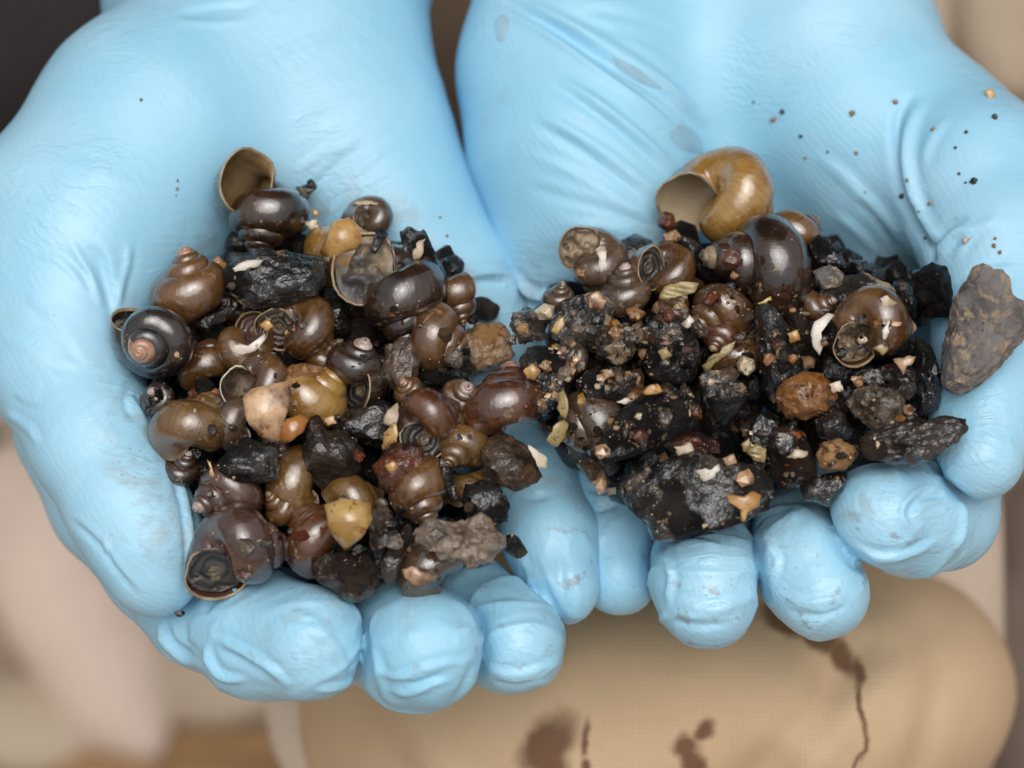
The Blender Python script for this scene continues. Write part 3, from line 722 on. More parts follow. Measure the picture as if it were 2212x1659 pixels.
ST = {
    'black': mat_stone('stone_black_wet', K, K2, (0.10, 0.075, 0.05), 0.06, samt=0.35),
    'spk': mat_stone('stone_black_speckled', K, (0.026, 0.023, 0.021), (0.34, 0.25, 0.15), 0.10, samt=0.75, rough=(0.25, 0.6)),
    'tanpatch': mat_stone('stone_dark_tan_crust', (0.022, 0.019, 0.017), (0.055, 0.046, 0.038), (0.34, 0.25, 0.155), 0.26, samt=0.5),
    'grey': mat_stone('stone_grey_dry', (0.10, 0.092, 0.091), (0.27, 0.245, 0.236), (0.42, 0.32, 0.22), 0.30, (0.03, 0.026, 0.024), 0.6, (0.5, 0.8), 75, 0.0012, 0.0, pscale=4.0, psoft=0.08),
    'orange': mat_stone('stone_orange_iron', (0.30, 0.115, 0.026), (0.46, 0.215, 0.072), (0.20, 0.060, 0.012), 0.22, (0.62, 0.42, 0.24), 0.5, (0.2, 0.5), 150, 0.0011),
    'red': mat_stone('stone_red_iron', (0.085, 0.022, 0.010), (0.17, 0.050, 0.018), (0.03, 0.014, 0.011), 0.25, (0.36, 0.18, 0.09), 0.4, (0.12, 0.4), 150, 0.0007),
    'brown': mat_stone('stone_brown_wet', (0.045, 0.026, 0.015), (0.115, 0.070, 0.040), (0.022, 0.015, 0.011), 0.2, (0.36, 0.26, 0.17), 0.5, (0.12, 0.4), 150),
    'tan': mat_stone('stone_tan_sand', (0.38, 0.20, 0.080), (0.52, 0.31, 0.145), (0.16, 0.070, 0.025), 0.22, (0.6, 0.48, 0.34), 0.3, (0.3, 0.6), 150, 0.0009),
    'mottled': mat_stone('stone_mottled', (0.060, 0.045, 0.037), (0.20, 0.145, 0.105), (0.36, 0.27, 0.18), 0.24, (0.018, 0.016, 0.016), 0.6, (0.2, 0.6), 200, 0.0013),
    'rusty': mat_stone('stone_black_rust_rim', K, (0.030, 0.017, 0.011), (0.30, 0.105, 0.028), 0.17, (0.4, 0.2, 0.09), 0.4, (0.12, 0.4), 90),
    'slab': mat_stone('stone_dark_layered', (0.016, 0.011, 0.009), (0.045, 0.030, 0.022), (0.20, 0.13, 0.075), 0.09, (0.36, 0.28, 0.18), 0.4, (0.15, 0.5), 120, 0.0008, 0.7, 0.9),
    'crust': mat_stone('stone_pale_crust', (0.20, 0.13, 0.085), (0.44, 0.33, 0.23), (0.07, 0.05, 0.035), 0.20, (0.62, 0.52, 0.40), 0.6, (0.3, 0.6), 190, 0.0014),
    'cream': mat_plain('stone_cream_quartz', (0.46, 0.36, 0.22), (0.58, 0.49, 0.33), 200, 0.25, 0.8, 0.0005),
}
FR = {
    'cream': mat_plain('shard_cream', (0.36, 0.27, 0.17), (0.62, 0.53, 0.40), 220, 0.4, 0.4, 0.0003, (0.36, 0.22, 0.10)),
    'white': mat_plain('shard_white', (0.48, 0.42, 0.34), (0.68, 0.62, 0.53), 240, 0.35, 0.4, 0.0003, (0.30, 0.21, 0.13)),
    'gold': mat_plain('shard_gold', (0.30, 0.14, 0.03), (0.52, 0.31, 0.10), 170, 0.2, 0.9, 0.0003, (0.28, 0.12, 0.025)),
    'yellow': mat_plain('shard_yellow', (0.30, 0.165, 0.035), (0.50, 0.32, 0.11), 140, 0.2, 0.9, 0.0003, (0.20, 0.075, 0.02)),
    'olive': mat_plain('shard_olive', (0.20, 0.145, 0.048), (0.34, 0.25, 0.10), 200, 0.3, 0.6, 0.0004, (0.10, 0.065, 0.02)),
    'rust': mat_plain('shard_rust_cream', (0.085, 0.026, 0.010), (0.56, 0.35, 0.19), 120, 0.22, 0.8, 0.0004, (0.44, 0.24, 0.11)),
    'amber': mat_plain('shard_amber', (0.28, 0.10, 0.014), (0.44, 0.19, 0.035), 150, 0.12, 1.0, 0.0002),
}

# ------------------------------------------------------------------ level of the heap (front face of what lies in the hands)
_py = [250, 330, 450, 600, 800, 1000, 1250]; _pw = [-30, -25, -17, -9, -2, 3, 7]
def pile(y): return float(np.interp(y, _py, _pw))

# ------------------------------------------------------------------ snails
TT, RR, KW = 3.15, 1.0, math.log(1.82) / (2 * math.pi)
TUBE = 1.2
def ring(th, nsec, rad=1.0, seed=0.0, sh=(TT, RR, KW, TUBE)):
    TT, RR, KW, TUBE = sh
    e = math.exp(KW * th)
    g = 1 + 0.012 * math.sin(th * 5.3 + seed) + 0.010 * math.sin(th * 11.7 + seed * 2)
    out = []
    for j in range(nsec):
        a = 2 * math.pi * j / nsec
        rx, rz = math.cos(a), math.sin(a)
        # slightly shouldered, taller than wide
        q = TUBE * rad * e * g
        if rx < 0 and rz < 0:                     # the base is filled up to the axis
            n_ = 3.6; m_ = (abs(rx) ** n_ + abs(rz) ** n_) ** (-1 / n_); rx *= m_; rz *= m_ * .97
        r_ = RR * e + q * rx * 1.0
        z_ = -TT * e + q * rz * 1.12 + (0.08 * q * rx if rz > 0 else 0)
        out.append((r_ * math.cos(th), -r_ * math.sin(th), z_))
    return out
def snail(x, y, length, A, F, mat, label, front=0.0, lid=None, lip=LIP, inner=INNER, apex=None, wh=4.8, seed=None, name='snail', cat='snail', group='snails in the hands', shp=(.98, 1.06, .85, .95)):
    seed = (x * 7 + y * 3) % 101 if seed is None else seed
    r_mm = length * 0.41 * S(pile(y))
    w = pile(y) + front - r_mm * 0.93
    k = length * 1.07 * S(w) / 4.5 * 0.001
    A = Vector(A).normalized(); F = Vector(F); F = (F - A * F.dot(A)).normalized()
    Yv = -F; Zv = A; Xv = Yv.cross(Zv)
    R = Matrix((Xv, Yv, Zv)).transposed()
    length = length
    vr = random.Random(int(seed * 977 + x)); SHP = (TT * vr.uniform(.84, 1.10), RR * vr.uniform(.94, 1.06), KW * vr.uniform(.92, 1.08), TUBE * vr.uniform(.95, 1.05)); SHP = tuple(a_ * b_ for a_, b_ in zip(SHP, shp))
    root = empty(name); place(root, P(x, y, w), R)
    props(root, label, cat, group)
    if apex is None and name == 'snail' and vr.random() < .6: apex = (vr.choice([APEX_P, MUD, LIP, APEX]), vr.uniform(.30, .46))
    ns = 22; th0 = -wh * 2 * math.pi; step = 2 * math.pi / 30
    n = int(-th0 / step); ths = [th0 * (1 - i / n) for i in range(n + 1)]
    V, UV = [], []
    for th in ths:
        for j, p in enumerate(ring(th, ns, 1.0, seed, SHP)):
            V.append(p); UV.append((th / (2 * math.pi), abs(2.0 * j / ns - 1)))
    q_ = np.array(V); off = Vector(((q_.min(0) + q_.max(0)) / 2).tolist())
    V = [((a[0] - off.x) * k, (a[1] - off.y) * k, (a[2] - off.z) * k) for a in V]
    def quads(i0, i1): return [(i * ns + j, i * ns + (j + 1) % ns, (i + 1) * ns + (j + 1) % ns, (i + 1) * ns + j) for i in range(i0, i1) for j in range(ns)]
    def dent(a):
        f_ = 1 + .05 * noise.noise(Vector(a) * (1.1 / k / 1.4) + Vector((seed, 2, 1)))
        return (a[0] * f_, a[1] * f_, a[2] * f_)
    V = [dent(a) for a in V]
    ia = 0
    if apex:
        ia = int(n * apex[1])
        o = mesh_obj('worn_apex', V[:(ia + 1) * ns], quads(0, ia), apex[0], root, uvs=UV[:(ia + 1) * ns])
    V2 = V[ia * ns:]; U2 = UV[ia * ns:]
    # rolled lip at the mouth
    m = len(V2)
    fs = [(i * ns + j, i * ns + (j + 1) % ns, (i + 1) * ns + (j + 1) % ns, (i + 1) * ns + j) for i in range(0, n - ia) for j in range(ns)]
    if not apex:
        c0 = len(V2); V2.append(tuple(np.mean(V2[:ns], axis=0))); U2.append((th0 / 6.28, .5))
        fs += [(c0, (j + 1) % ns, j) for j in range(ns)]
    mesh_obj('shell', V2, fs, mat, root, uvs=U2)
    def tube(angs, rads, cap=None):
        vv = []
        for th, r in zip(angs, rads): vv += [dent(((p[0] - off.x) * k, (p[1] - off.y) * k, (p[2] - off.z) * k)) for p in ring(th, ns, r, seed, SHP)]
        ff = [(i * ns + j, (i + 1) * ns + j, (i + 1) * ns + (j + 1) % ns, i * ns + (j + 1) % ns)[::-1] for i in range(len(angs) - 1) for j in range(ns)]
        if cap:
            c0 = len(vv); vv.append(tuple(np.mean(vv[-ns:], axis=0))); b = (len(angs) - 1) * ns
            ff += [(c0, b + j, b + (j + 1) % ns)[::-1] for j in range(ns)]
        return vv, ff
    vv, ff = tube([0, 0.035, 0.035, -0.02], [1.0, 0.995, 0.945, 0.93]); mesh_obj('lip', vv, ff, lip, root)
    if lid is None or lid == 'open':
        vv, ff = tube([-0.02, -0.3, -0.7, -1.2, -1.7], [0.93, .92, .91, .90, .88], True); mesh_obj('shell_inside', vv, ff, inner, root)
    else:
        # lid: concentric growth rings, or a plug of mud
        mud = lid in ('mud', 'mudgrey')
        base = ring(-0.16, ns * 2, 0.93, seed, SHP); cen = np.mean(base, axis=0); nr = 12
        e = math.exp(KW * -0.16); nrm = np.array((-math.sin(-0.16), -math.cos(-0.16), 0.0))
        vv, uv2 = [], []
        for i in range(nr + 1):
            t = 1 - i / nr * 0.995
            for j, b in enumerate(base):
                p = cen + (np.array(b) - cen) * t
                if mud: h = 0.34 * noise.noise(Vector(p.tolist()) * 2.2 + Vector((seed, 0, 0))) + 0.16 * noise.noise(Vector(p.tolist()) * 5 + Vector((0, seed, 0))) - 0.12 * (1 - t)
                else: h = -0.16 * (1 - t) + 0.012 * math.sin(t * 20 + seed) + 0.10 * noise.noise(Vector(p.tolist()) * 1.5 + Vector((seed, 0, 0))) - 0.02
                p = p + nrm * h * e * min(1, (1 - t) * 8)
                vv.append(dent(((p[0] - off.x) * k, (p[1] - off.y) * k, (p[2] - off.z) * k))); uv2.append((t, j / len(base)))
        N2 = ns * 2
        ff = [(i * N2 + j, i * N2 + (j + 1) % N2, (i + 1) * N2 + (j + 1) % N2, (i + 1) * N2 + j) for i in range(nr) for j in range(N2)]
        mt = MUD if lid == 'mud' else MUDG if lid == 'mudgrey' else OP[lid]
        mesh_obj('mud_plug' if mud else 'operculum', vv, ff, mt, root, uvs=uv2)
    return root

# ------------------------------------------------------------------ stones
def rough_noise(v, amp, sc_, seed, octv=3):
    q = Vector((v[0] * sc_ + seed, v[1] * sc_ - seed * .7, v[2] * sc_ + seed * 1.3)); a = 0.0; f = 1.0
    for i in range(octv):
        n_ = noise.noise(q * f)
        a += (n_ if i else n_ - abs(n_) * .4) / (f ** 0.9); f *= 2.1
    return amp * a
def stone(poly, thick, mat, label, front=0.0, tilt=(0, 0), rough=0.12, facets=16, p=46.0, sub=4, name='stone', cat='stone', group='stones in the hands', flat=2.6, w=None, seed=None, surface_w=None):
    """poly: outline in layout units; thick: half thickness in mm; front: front face over the heap level"""
    cx = sum(a for a, b in poly) / len(poly); cy = sum(b for a, b in poly) / len(poly)
    if w is None: w = pile(cy) + front - thick * 0.9
    s_ = S(w); q = [((a - cx) * s_, (cy - b) * s_) for a, b in poly]
    f = outline_r(q, (0, 0)); rad = math.sqrt(sum(a * a + b * b for a, b in q) / len(q))
    seed = (cx * 1.7 + cy * 0.9) % 53 if seed is None else seed
    rg = random.Random(int(seed * 1000))
    dirs, faces = ico(sub)
    tab = [f(2 * math.pi * i / 180) for i in range(181)]
    pl = []
    for _ in range(facets):
        z = rg.uniform(-.9, 1); a = rg.uniform(0, 6.283); c_ = math.sqrt(max(0, 1 - z * z))
        pl.append((c_ * math.cos(a), c_ * math.sin(a), z, rg.uniform(.55, .93)))
    V = []
    for d in dirs:
        phi = math.atan2(d[1], d[0]) % (2 * math.pi); sxy = math.hypot(d[0], d[1])
        t = phi / (2 * math.pi) * 180; i = int(t); R_ = tab[i] + (tab[min(i + 1, 180)] - tab[i]) * (t - i)
        rho = (sxy ** flat + abs(d[2]) ** flat) ** (-1 / flat)
        m = 1.0 + sum((max(0.0, d[0] * n[0] + d[1] * n[1] + d[2] * n[2]) / n[3] * .95) ** p for n in pl)
        rho *= m ** (-1 / p)
        # keep the drawn outline: facets bite mainly into the faces
        keep = min(1.0, sxy ** 10) * .7; rho = rho * (1 - keep) + (sxy ** flat + abs(d[2]) ** flat) ** (-1 / flat) * keep
        rr = 1 + rough_noise(d, rough, 1.9, seed) + rough_noise(d, rough * .42, 6.5, seed + 9, 2)
        x, y = d[0] / max(sxy, 1e-6) * R_ * sxy * rho * rr, d[1] / max(sxy, 1e-6) * R_ * sxy * rho * rr
        z = d[2] * rho * thick * (1 + (rr - 1) * min(3.0, rad / max(thick, .1)) * .8) + tilt[0] * x + tilt[1] * y
        V.append((x * .001, y * .001, z * .001))
    o = mesh_obj(name, V, faces, ST[mat] if isinstance(mat, str) else mat, smooth=True)
    o.data.set_sharp_from_angle(angle=math.radians(26))
    place(o, P(cx, cy, w)); props(o, label, cat, group)
    return o

# ------------------------------------------------------------------ broken shell pieces
def shard(poly, mat, label, front=0.0, curve=0.0, tilt=(0, 0), th=0.45, jag=0.10, w=None, name='shell_fragment', cat='shell fragment', group='broken shell pieces', ribs=0.0, fold=0.0):
    cx = sum(a for a, b in poly) / len(poly); cy = sum(b for a, b in poly) / len(poly)
    if w is None: w = pile(cy) + front
    s_ = S(w); q = [((a - cx) * s_, (cy - b) * s_) for a, b in poly]
    rg = random.Random(int(cx * 31 + cy)); e = []
    for i in range(len(q)):
        a, b = q[i], q[(i + 1) % len(q)]; L = math.hypot(b[0] - a[0], b[1] - a[1])
        for t in (0, .33, .66):
            jx, jy = (rg.uniform(-1, 1) * jag * L, rg.uniform(-1, 1) * jag * L) if t else (0, 0)
            e.append((a[0] + (b[0] - a[0]) * t + jx, a[1] + (b[1] - a[1]) * t + jy))
    n = len(e); rad = max(math.hypot(*p) for p in e); nr = 6; V, F_ = [], []
    def h(x, y):
        u = (x * x + y * y) / (rad * rad)
        return curve * (1 - u) + tilt[0] * x + tilt[1] * y + 0.12 * rad * noise.noise(Vector((x / rad * 1.6, y / rad * 1.6, cx))) * (1 if curve == 0 else .4) + ribs * math.sin(y / rad * 14 + x / rad * 3) + fold * abs(x / rad)
    for side in (1, -1):
        for i in range(nr + 1):
            t = i / nr
            for (x, y) in e:
                edge = th * .5 * (1 - .55 * t ** 6)
                V.append((x * t, y * t, h(x * t, y * t) + side * edge))
    m = (nr + 1) * n
    for i in range(nr):
        for j in range(n):
            a, b = i * n + j, i * n + (j + 1) % n
            F_.append((a, a + n, b + n, b)); F_.append((m + a, m + b, m + b + n, m + a + n))
    for j in range(n):
        a, b = nr * n + j, nr * n + (j + 1) % n
        F_.append((a, m + a, m + b, b))
    o = mesh_obj(name, [(x * .001, y * .001, z * .001) for x, y, z in V], F_, FR[mat])
    place(o, P(cx, cy, w)); props(o, label, cat, group)
    return o
# ------------------------------------------------------------------ the catch in the left-hand glove: snails
snail(562, 448, 246, (-0.20, -0.92, 0.18), (0.62, 0.30, 0.70), SH['dark'], 'large dark snail lying highest on the left palm, its empty tan mouth turned up', 5.5, 'open', inner=INNER_D)
snail(402, 625, 205, (-0.16, 0.92, 0.30), (0.75, -0.1, -0.65), SH['brown'], 'brown snail with its pointed spire up, leaning on the left palm', 4, 'dark')
snail(322, 735, 212, (-0.22, -0.36, 0.90), (0.30, 0.9, 0.2), SH['black'], 'blackish snail with an orange worn tip facing the viewer, beside the left thumb', 6, 'dark', apex=(APEX, 0.60))
snail(650, 712, 182, (0.52, -0.62, -0.40), (-0.25, -0.22, 0.94), SH['brown'], 'round brown snail with a grey lid facing the viewer, below the black slab', 4, 'grey', shp=(.95, 1.1, .8, .92))
snail(522, 745, 150, (-0.78, -0.15, -0.38), (0.1, 0.25, 0.95), SH['brown'], 'brown snail with a flat plum lid above the white broken rim', 1, 'plum')
snail(560, 832, 158, (0.60, -0.52, -0.38), (-0.12, 0.15, 0.97), SH['brown'], 'brown snail with a white rimmed open mouth holding dark water', 5, 'open', lip=LIP_W, inner=MUD)
snail(682, 852, 175, (0.62, 0.62, 0.10), (-0.5, 0.35, -0.75), SH['gold'], 'ochre yellow snail with a cone tip, right of the rust flecked shell piece', 4)
snail(775, 805, 178, (0.38, 0.80, 0.42), (-0.80, -0.1, 0.45), SH['dark'], 'dark snail with a pinkish tip in the middle of the left heap', 3, 'dark', apex=(APEX_P, 0.5))
snail(845, 632, 262, (0.14, -0.90, -0.05), (-0.05, 0.30, 0.95), SH['dark'], 'large dark red brown snail with a muddy mouth up, holding a black splinter', 7, 'mudgrey')
snail(952, 735, 158, (0.86, -0.40, 0.20), (0.1, 0.3, -0.9), SH['brown'], 'brown snail beside the flat tan stone, its encrusted tip pointing right', 2, apex=(MUD, 0.55))
snail(733, 555, 178, (-0.30, -0.80, -0.45), (0.6, 0.45, -0.6), SH['gold'], 'golden snail shell behind the end of the black slab', 1)
snail(796, 478, 130, (0.45, -0.60, -0.65), (-0.2, 0.6, 0.75), SH['grey'], 'snail with a mud filled mouth facing up, behind the golden shell', -2, 'mud')
snail(414, 915, 192, (0.35, 0.78, -0.35), (0.55, -0.2, -0.85), SH['olive'], 'big glossy olive snail pressed against the inner side of the left thumb', 5)
snail(497, 905, 128, (-0.55, 0.5, -0.3), (0.4, 0.0, -0.9), SH['grey'], 'small striped grey brown snail right of the glossy olive one', 3)
snail(338, 862, 90, (-0.3, 0.35, 0.9), (0, 1, 0.2), SH['dark'], 'tiny dark snail peeping out between the left thumb and the olive snail', -1)
snail(446, 775, 140, (0.1, 0.8, -0.3), (0.2, 0.0, -0.95), SH['brown'], 'brown snail half hidden right of the blackish one', -3)
snail(925, 912, 172, (0.80, 0.36, -0.32), (-0.15, -0.2, 0.95), SH['red'], 'brown snail showing an oval lid with dark concentric rings', 7, 'dark')
snail(998, 872, 128, (0.35, 0.48, 0.82), (-0.7, 0.3, 0.2), SH['brown'], 'small brown snail with a pale pink tip, left of the shiny red brown one', 2, apex=(APEX_P, 0.5))
snail(1092, 858, 192, (0.05, 0.85, -0.25), (-0.3, -0.2, -0.9), SH['red'], 'shiny red brown snail at the right edge of the left heap, below the tan stone', 6)
snail(1000, 972, 140, (-0.45, -0.60, 0.58), (-0.6, 0.5, -0.3), SH['olive'], 'olive snail with its dark spire turned down left, beside the brown lump', 2)
snail(622, 1032, 192, (-0.6, 0.45, -0.4), (0, -0.2, -0.95), SH['olive'], 'honey coloured snail partly covered by a black stone', 1)
snail(492, 1074, 170, (-0.66, -0.38, 0.52), (0.3, 0.6, -0.6), SH['plum'], 'plum brown snail with its tip down left, above the big lidded one', 4, apex=(APEX_P, 0.42))
snail(516, 1192, 246, (0.84, 0.02, -0.36), (-0.10, -0.40, 0.90), SH['plum'], 'big plum brown snail with a round dark lid, resting on the left index finger', 8, 'dark')
snail(674, 1155, 172, (-0.55, 0.65, -0.25), (0.3, -0.3, -0.9), SH['red'], 'red brown snail left of the pale yellow shell piece', 4)
snail(768, 1072, 135, (0.8, 0.25, -0.4), (0, -0.5, -0.8), SH['olive'], 'pale olive snail tucked behind the yellow shell piece', 1)
snail(915, 1062, 172, (0.28, -0.78, 0.28), (-0.7, -0.2, -0.6), SH['brown'], 'smooth brown snail standing upright below the red stone', 5)
snail(922, 1212, 172, (-0.3, 0.65, -0.3), (0.2, -0.3, -0.9), SH['grey'], 'grey brown snail at the finger tips, under the encrusted lump', 4)
snail(462, 592, 92, (0.1, 0.8, 0.2), (0.6, 0, -0.7), SH['gold'], 'little yellow snail peeping out right of the spired brown one', -4)
snail(1016, 1052, 105, (0.4, 0.6, -0.3), (0.2, -0.3, -0.9), SH['olive'], 'olive snail mostly hidden behind the black stone below the brown lump', -1)
snail(988, 650, 118, (0.2, -0.8, 0.2), (0.6, 0.2, -0.7), SH['brown'], 'brown snail squeezed behind the tall black stone of the left hand', -3)
snail(560, 690, 118, (0.5, 0.4, -0.3), (0, 0, -1), SH['dark'], 'dark snail in shadow under the black slab', -5)
snail(484, 662, 80, (-0.1, 0.2, 0.95), (0, 1, 0.1), SH['dark'], 'tiny dark snail right of the spired brown snail', -3)
for (x, y, L_, A_, F_, m_, fr_, lb) in ((705, 765, 95, (.5, .6, .3), (.2, 0, -.9), 'olive', -1, 'small olive snail between the round brown one and the pinkish tipped one'), (880, 845, 80, (-.4, .5, .6), (.3, .3, -.6), 'brown', 1, 'tiny brown snail at the foot of the wet brown stone'), (600, 965, 85, (.2, -.6, .6), (.4, .2, -.8), 'red', 1, 'tiny red brown snail under the amber shell piece'), (390, 1010, 90, (.3, .7, .4), (.2, 0, -.9), 'dark', 0, 'small dark snail in the shade of the left thumb'),
                          (735, 1135, 88, (.5, -.5, .5), (.2, .3, -.9), 'brown', 1, 'small brown snail under the lower edge of the yellow shell piece'), (600, 1095, 92, (-.5, .5, .5), (.4, 0, -.8), 'brown', 1, 'small brown snail between the plum one and the red brown one'), (870, 985, 84, (.3, .6, .5), (.2, 0, -.9), 'olive', -1, 'tiny olive snail right of the horned black stone'), (655, 640, 86, (.4, .5, .5), (.1, -.2, -.9), 'brown', -3, 'small brown snail right under the end of the black slab')):
    snail(x, y, L_, A_, F_, SH[m_], lb, fr_)
# ------------------------------------------------------------------ snails in the right-hand glove
snail(1570, 440, 272, (0.66, -0.60, -0.40), (-0.45, -0.15, 0.88), SH['gold'], 'large golden snail shell with a wide empty cream mouth, top of the right heap', 6, 'open', inner=INNER, shp=(.95, 1.12, .72, .90))
snail(1720, 498, 138, (0.6, 0.5, -0.3), (0.2, -0.3, -0.9), SH['brown'], 'brown snail lying behind the large golden shell', 0)
snail(1638, 572, 244, (-0.94, 0.10, 0.22), (0.3, -0.4, -0.8), SH['dark'], 'long dark snail lying below the golden shell with a red pebble on it', 10)
snail(1280, 565, 172, (0.0, -0.88, -0.40), (0.10, 0.42, 0.88), SH['grey'], 'small muddy snail with a debris filled mouth turned up', 3, 'mud')
snail(1432, 590, 158, (0.32, -0.72, -0.42), (-0.2, 0.75, 0.6), SH['brown'], 'brown snail with a dark lid turned up, left of the golden shell', 3, 'dark')
snail(1343, 630, 138, (-0.05, 0.92, 0.34), (0.6, -0.2, -0.7), SH['grey'], 'grey brown snail with its blunt spire pointing up, among debris', 3)
snail(1557, 680, 168, (-0.72, -0.50, 0.30), (0, 0.6, -0.7), SH['brown'], 'brown snail in the middle of the right heap, carrying an orange pebble', 5)
snail(1887, 707, 190, (0.78, -0.06, -0.42), (-0.14, -0.28, 0.93), SH['brown'], 'round brown snail facing the viewer, its mouth packed with gravel and shell bits', 9, 'mud', shp=(.95, 1.1, .8, .95))
snail(1280, 922, 178, (-0.88, -0.30, 0.32), (0.3, 0, -0.9), SH['grey'], 'grey brown snail half under the large diagonal black stone', 3)
snail(1598, 762, 120, (0.3, 0.7, -0.3), (0.1, -0.3, -0.9), SH['brown'], 'brown snail half buried above the cream pebble', 0)
snail(1500, 585, 110, (0.5, 0.4, -0.3), (0, 0, -1), SH['brown'], 'brown snail buried below the dark snail, left end', -5)

for (x, y, L_, A_, F_, m_, fr_, lb) in ((1455, 665, 90, (.4, .6, .4), (.2, 0, -.9), 'brown', 2, 'small brown snail right of the rust orange crumb'), (1235, 775, 84, (-.5, .4, .5), (.3, .2, -.8), 'grey', 4, 'small grey brown snail below the grit covered lump'), (1395, 860, 86, (.5, .5, .4), (.1, 0, -.9), 'brown', 2, 'small brown snail above the diagonal black stone'),
                          (1560, 735, 92, (-.4, -.5, .6), (.3, .4, -.6), 'red', 3, 'small red brown snail below the middle snail of the right heap'), (1770, 660, 84, (.6, .3, .5), (0, .2, -.9), 'brown', 3, 'small brown snail left of the tan layered block'), (1205, 640, 80, (.1, .7, .5), (.4, 0, -.8), 'grey', 0, 'tiny grey brown snail at the top inner corner of the right heap')):
    snail(x, y, L_, A_, F_, SH[m_], lb, fr_)
# ------------------------------------------------------------------ stones, left-hand glove
LS = 'stones in the left glove'
stone([(470,575),(500,545),(560,535),(640,545),(712,555),(715,600),(690,645),(600,665),(545,670),(500,640),(475,610)], 6.0, 'spk', 'long black slab with a pearly chip on it, below the highest snail', 8, (0.05, -0.25), facets=12, group=LS)
stone([(858,500),(885,490),(905,495),(918,488),(930,520),(945,555),(972,590),(980,650),(970,678),(940,670),(915,620),(890,580),(865,540)], 5.5, 'black', 'tall glossy black stone standing right of the large dark red brown snail', 4, (0.1, 0.1), group=LS)
stone([(812,495),(826,490),(838,505),(830,525),(812,552),(797,545)], 2.2, 'black', 'black splinter stuck in the mouth of the large dark red brown snail', 9, (0, -.3), sub=3, group=LS)
stone([(955,555),(985,548),(1003,565),(1003,590),(985,607),(960,600)], 3.0, 'black', 'small black stone behind the tall glossy black one', -6, sub=3, group=LS)
stone([(1003,655),(1030,638),(1060,645),(1083,660),(1078,690),(1060,700),(1030,690)], 2.4, 'tanpatch', 'flat black chip lying alone on the glove above the tan stone', w=-26, sub=3, group=LS)
stone([(992,715),(1040,697),(1080,700),(1105,730),(1113,770),(1085,785),(1045,800),(1000,812),(985,790),(990,750)], 3.0, 'tan', 'flat tan and rust stone between the two heaps', w=-20, rough=.17, facets=5, p=14, flat=3.4, group=LS)
stone([(830,740),(870,725),(905,735),(912,780),(905,830),(875,862),(845,850),(822,800)], 5.0, 'brown', 'wet brown stone below the large dark red brown snail', 1, group=LS)
stone([(610,800),(630,785),(660,782),(695,790),(700,805),(680,825),(640,828),(615,820)], 3.0, 'orange', 'small orange stone beside the yellow snail cone', 5, sub=3, group=LS)
stone([(655,955),(668,900),(690,892),(705,925),(745,930),(785,970),(790,1020),(760,1055),(700,1065),(655,1030),(642,990)], 6.0, 'slab', 'dull black stone with a horn shaped corner, in the middle of the left heap', 5, (0, .15), group=LS)
stone([(715,910),(760,880),(830,852),(860,880),(858,960),(820,975),(770,965),(720,935)], 5.0, 'spk', 'pitted dark grey stone behind the horned black one', 1, group=LS)
stone([(468,1000),(500,960),(530,940),(555,955),(600,965),(608,1000),(610,1040),(560,1050),(520,1045),(490,1030)], 4.5, 'spk', 'glossy black stone lying on the honey coloured snail', 8, (0, -.1), group=LS)
stone([(800,1010),(820,970),(865,950),(905,955),(922,990),(918,1015),(880,1040),(850,1068),(815,1055)], 5.0, 'red', 'dark red stone under the snail with the ringed lid', 7, group=LS)
stone([(1032,985),(1055,945),(1095,935),(1135,950),(1160,980),(1175,1030),(1160,1050),(1110,1070),(1070,1050),(1035,1020)], 6.0, 'brown', 'rounded brown lump at the right end of the left heap, on the little finger', 4, group=LS)
stone([(1000,1050),(1040,1035),(1080,1045),(1100,1075),(1098,1125),(1060,1135),(1010,1120),(995,1085)], 5.0, 'black', 'black stone below the rounded brown lump', 4, group=LS)
stone([(945,985),(960,990),(985,1040),(990,1085),(975,1092),(958,1050)], 2.4, 'spk', 'thin black splinter beside the upright smooth brown snail', 5, sub=3, group=LS)
stone([(672,1215),(700,1190),(750,1185),(800,1195),(822,1230),(830,1270),(800,1295),(760,1305),(710,1270),(680,1250)], 4.5, 'slab', 'wet black stone just behind the left middle finger tip', 5, (0, -.1), group=LS)
stone([(850,1165),(890,1120),(892,1150),(875,1200),(855,1265),(830,1270),(815,1220)], 3.4, 'slab', 'leaning dark stone left of the encrusted lump', 7, sub=3, group=LS)
stone([(1085,1155),(1115,1150),(1130,1170),(1142,1195),(1120,1208),(1090,1195)], 2.6, 'black', 'small black stone at the right end of the encrusted lump', 3, sub=3, group=LS)
stone([(415,700),(450,680),(500,655),(512,665),(485,700),(440,720)], 2.6, 'black', 'glossy black flake under the spired brown snail', 2, (.2, .1), sub=3, group=LS)
stone([(418,820),(445,812),(468,830),(462,860),(430,868)], 3.0, 'black', 'lumpy black stone above the glossy olive snail', 0, sub=3, group=LS)
stone([(700,650),(740,640),(765,680),(760,730),(720,735),(700,700)], 4.0, 'black', 'black stone in the gap left of the large dark red brown snail', -4, sub=3, group=LS)
stone([(900,790),(950,780),(1000,795),(1010,830),(960,845),(905,830)], 4.0, 'black', 'black stone in shadow under the encrusted brown snail', -4, sub=3, group=LS)
stone([(795,1100),(830,1085),(855,1110),(850,1170),(820,1200),(795,1180)], 4.0, 'mottled', 'gritty mottled lump between the yellow shell piece and the leaning dark stone', 3, rough=.2, sub=3, group=LS)
stone([(905,1150),(935,1120),(975,1130),(1020,1112),(1045,1100),(1060,1135),(1085,1150),(1097,1180),(1060,1220),(1010,1230),(950,1200),(910,1190)], 5.0, 'crust', 'pale encrusted lump sticking out nearest the viewer in the left hand', 13, rough=.34, p=8, group=LS)
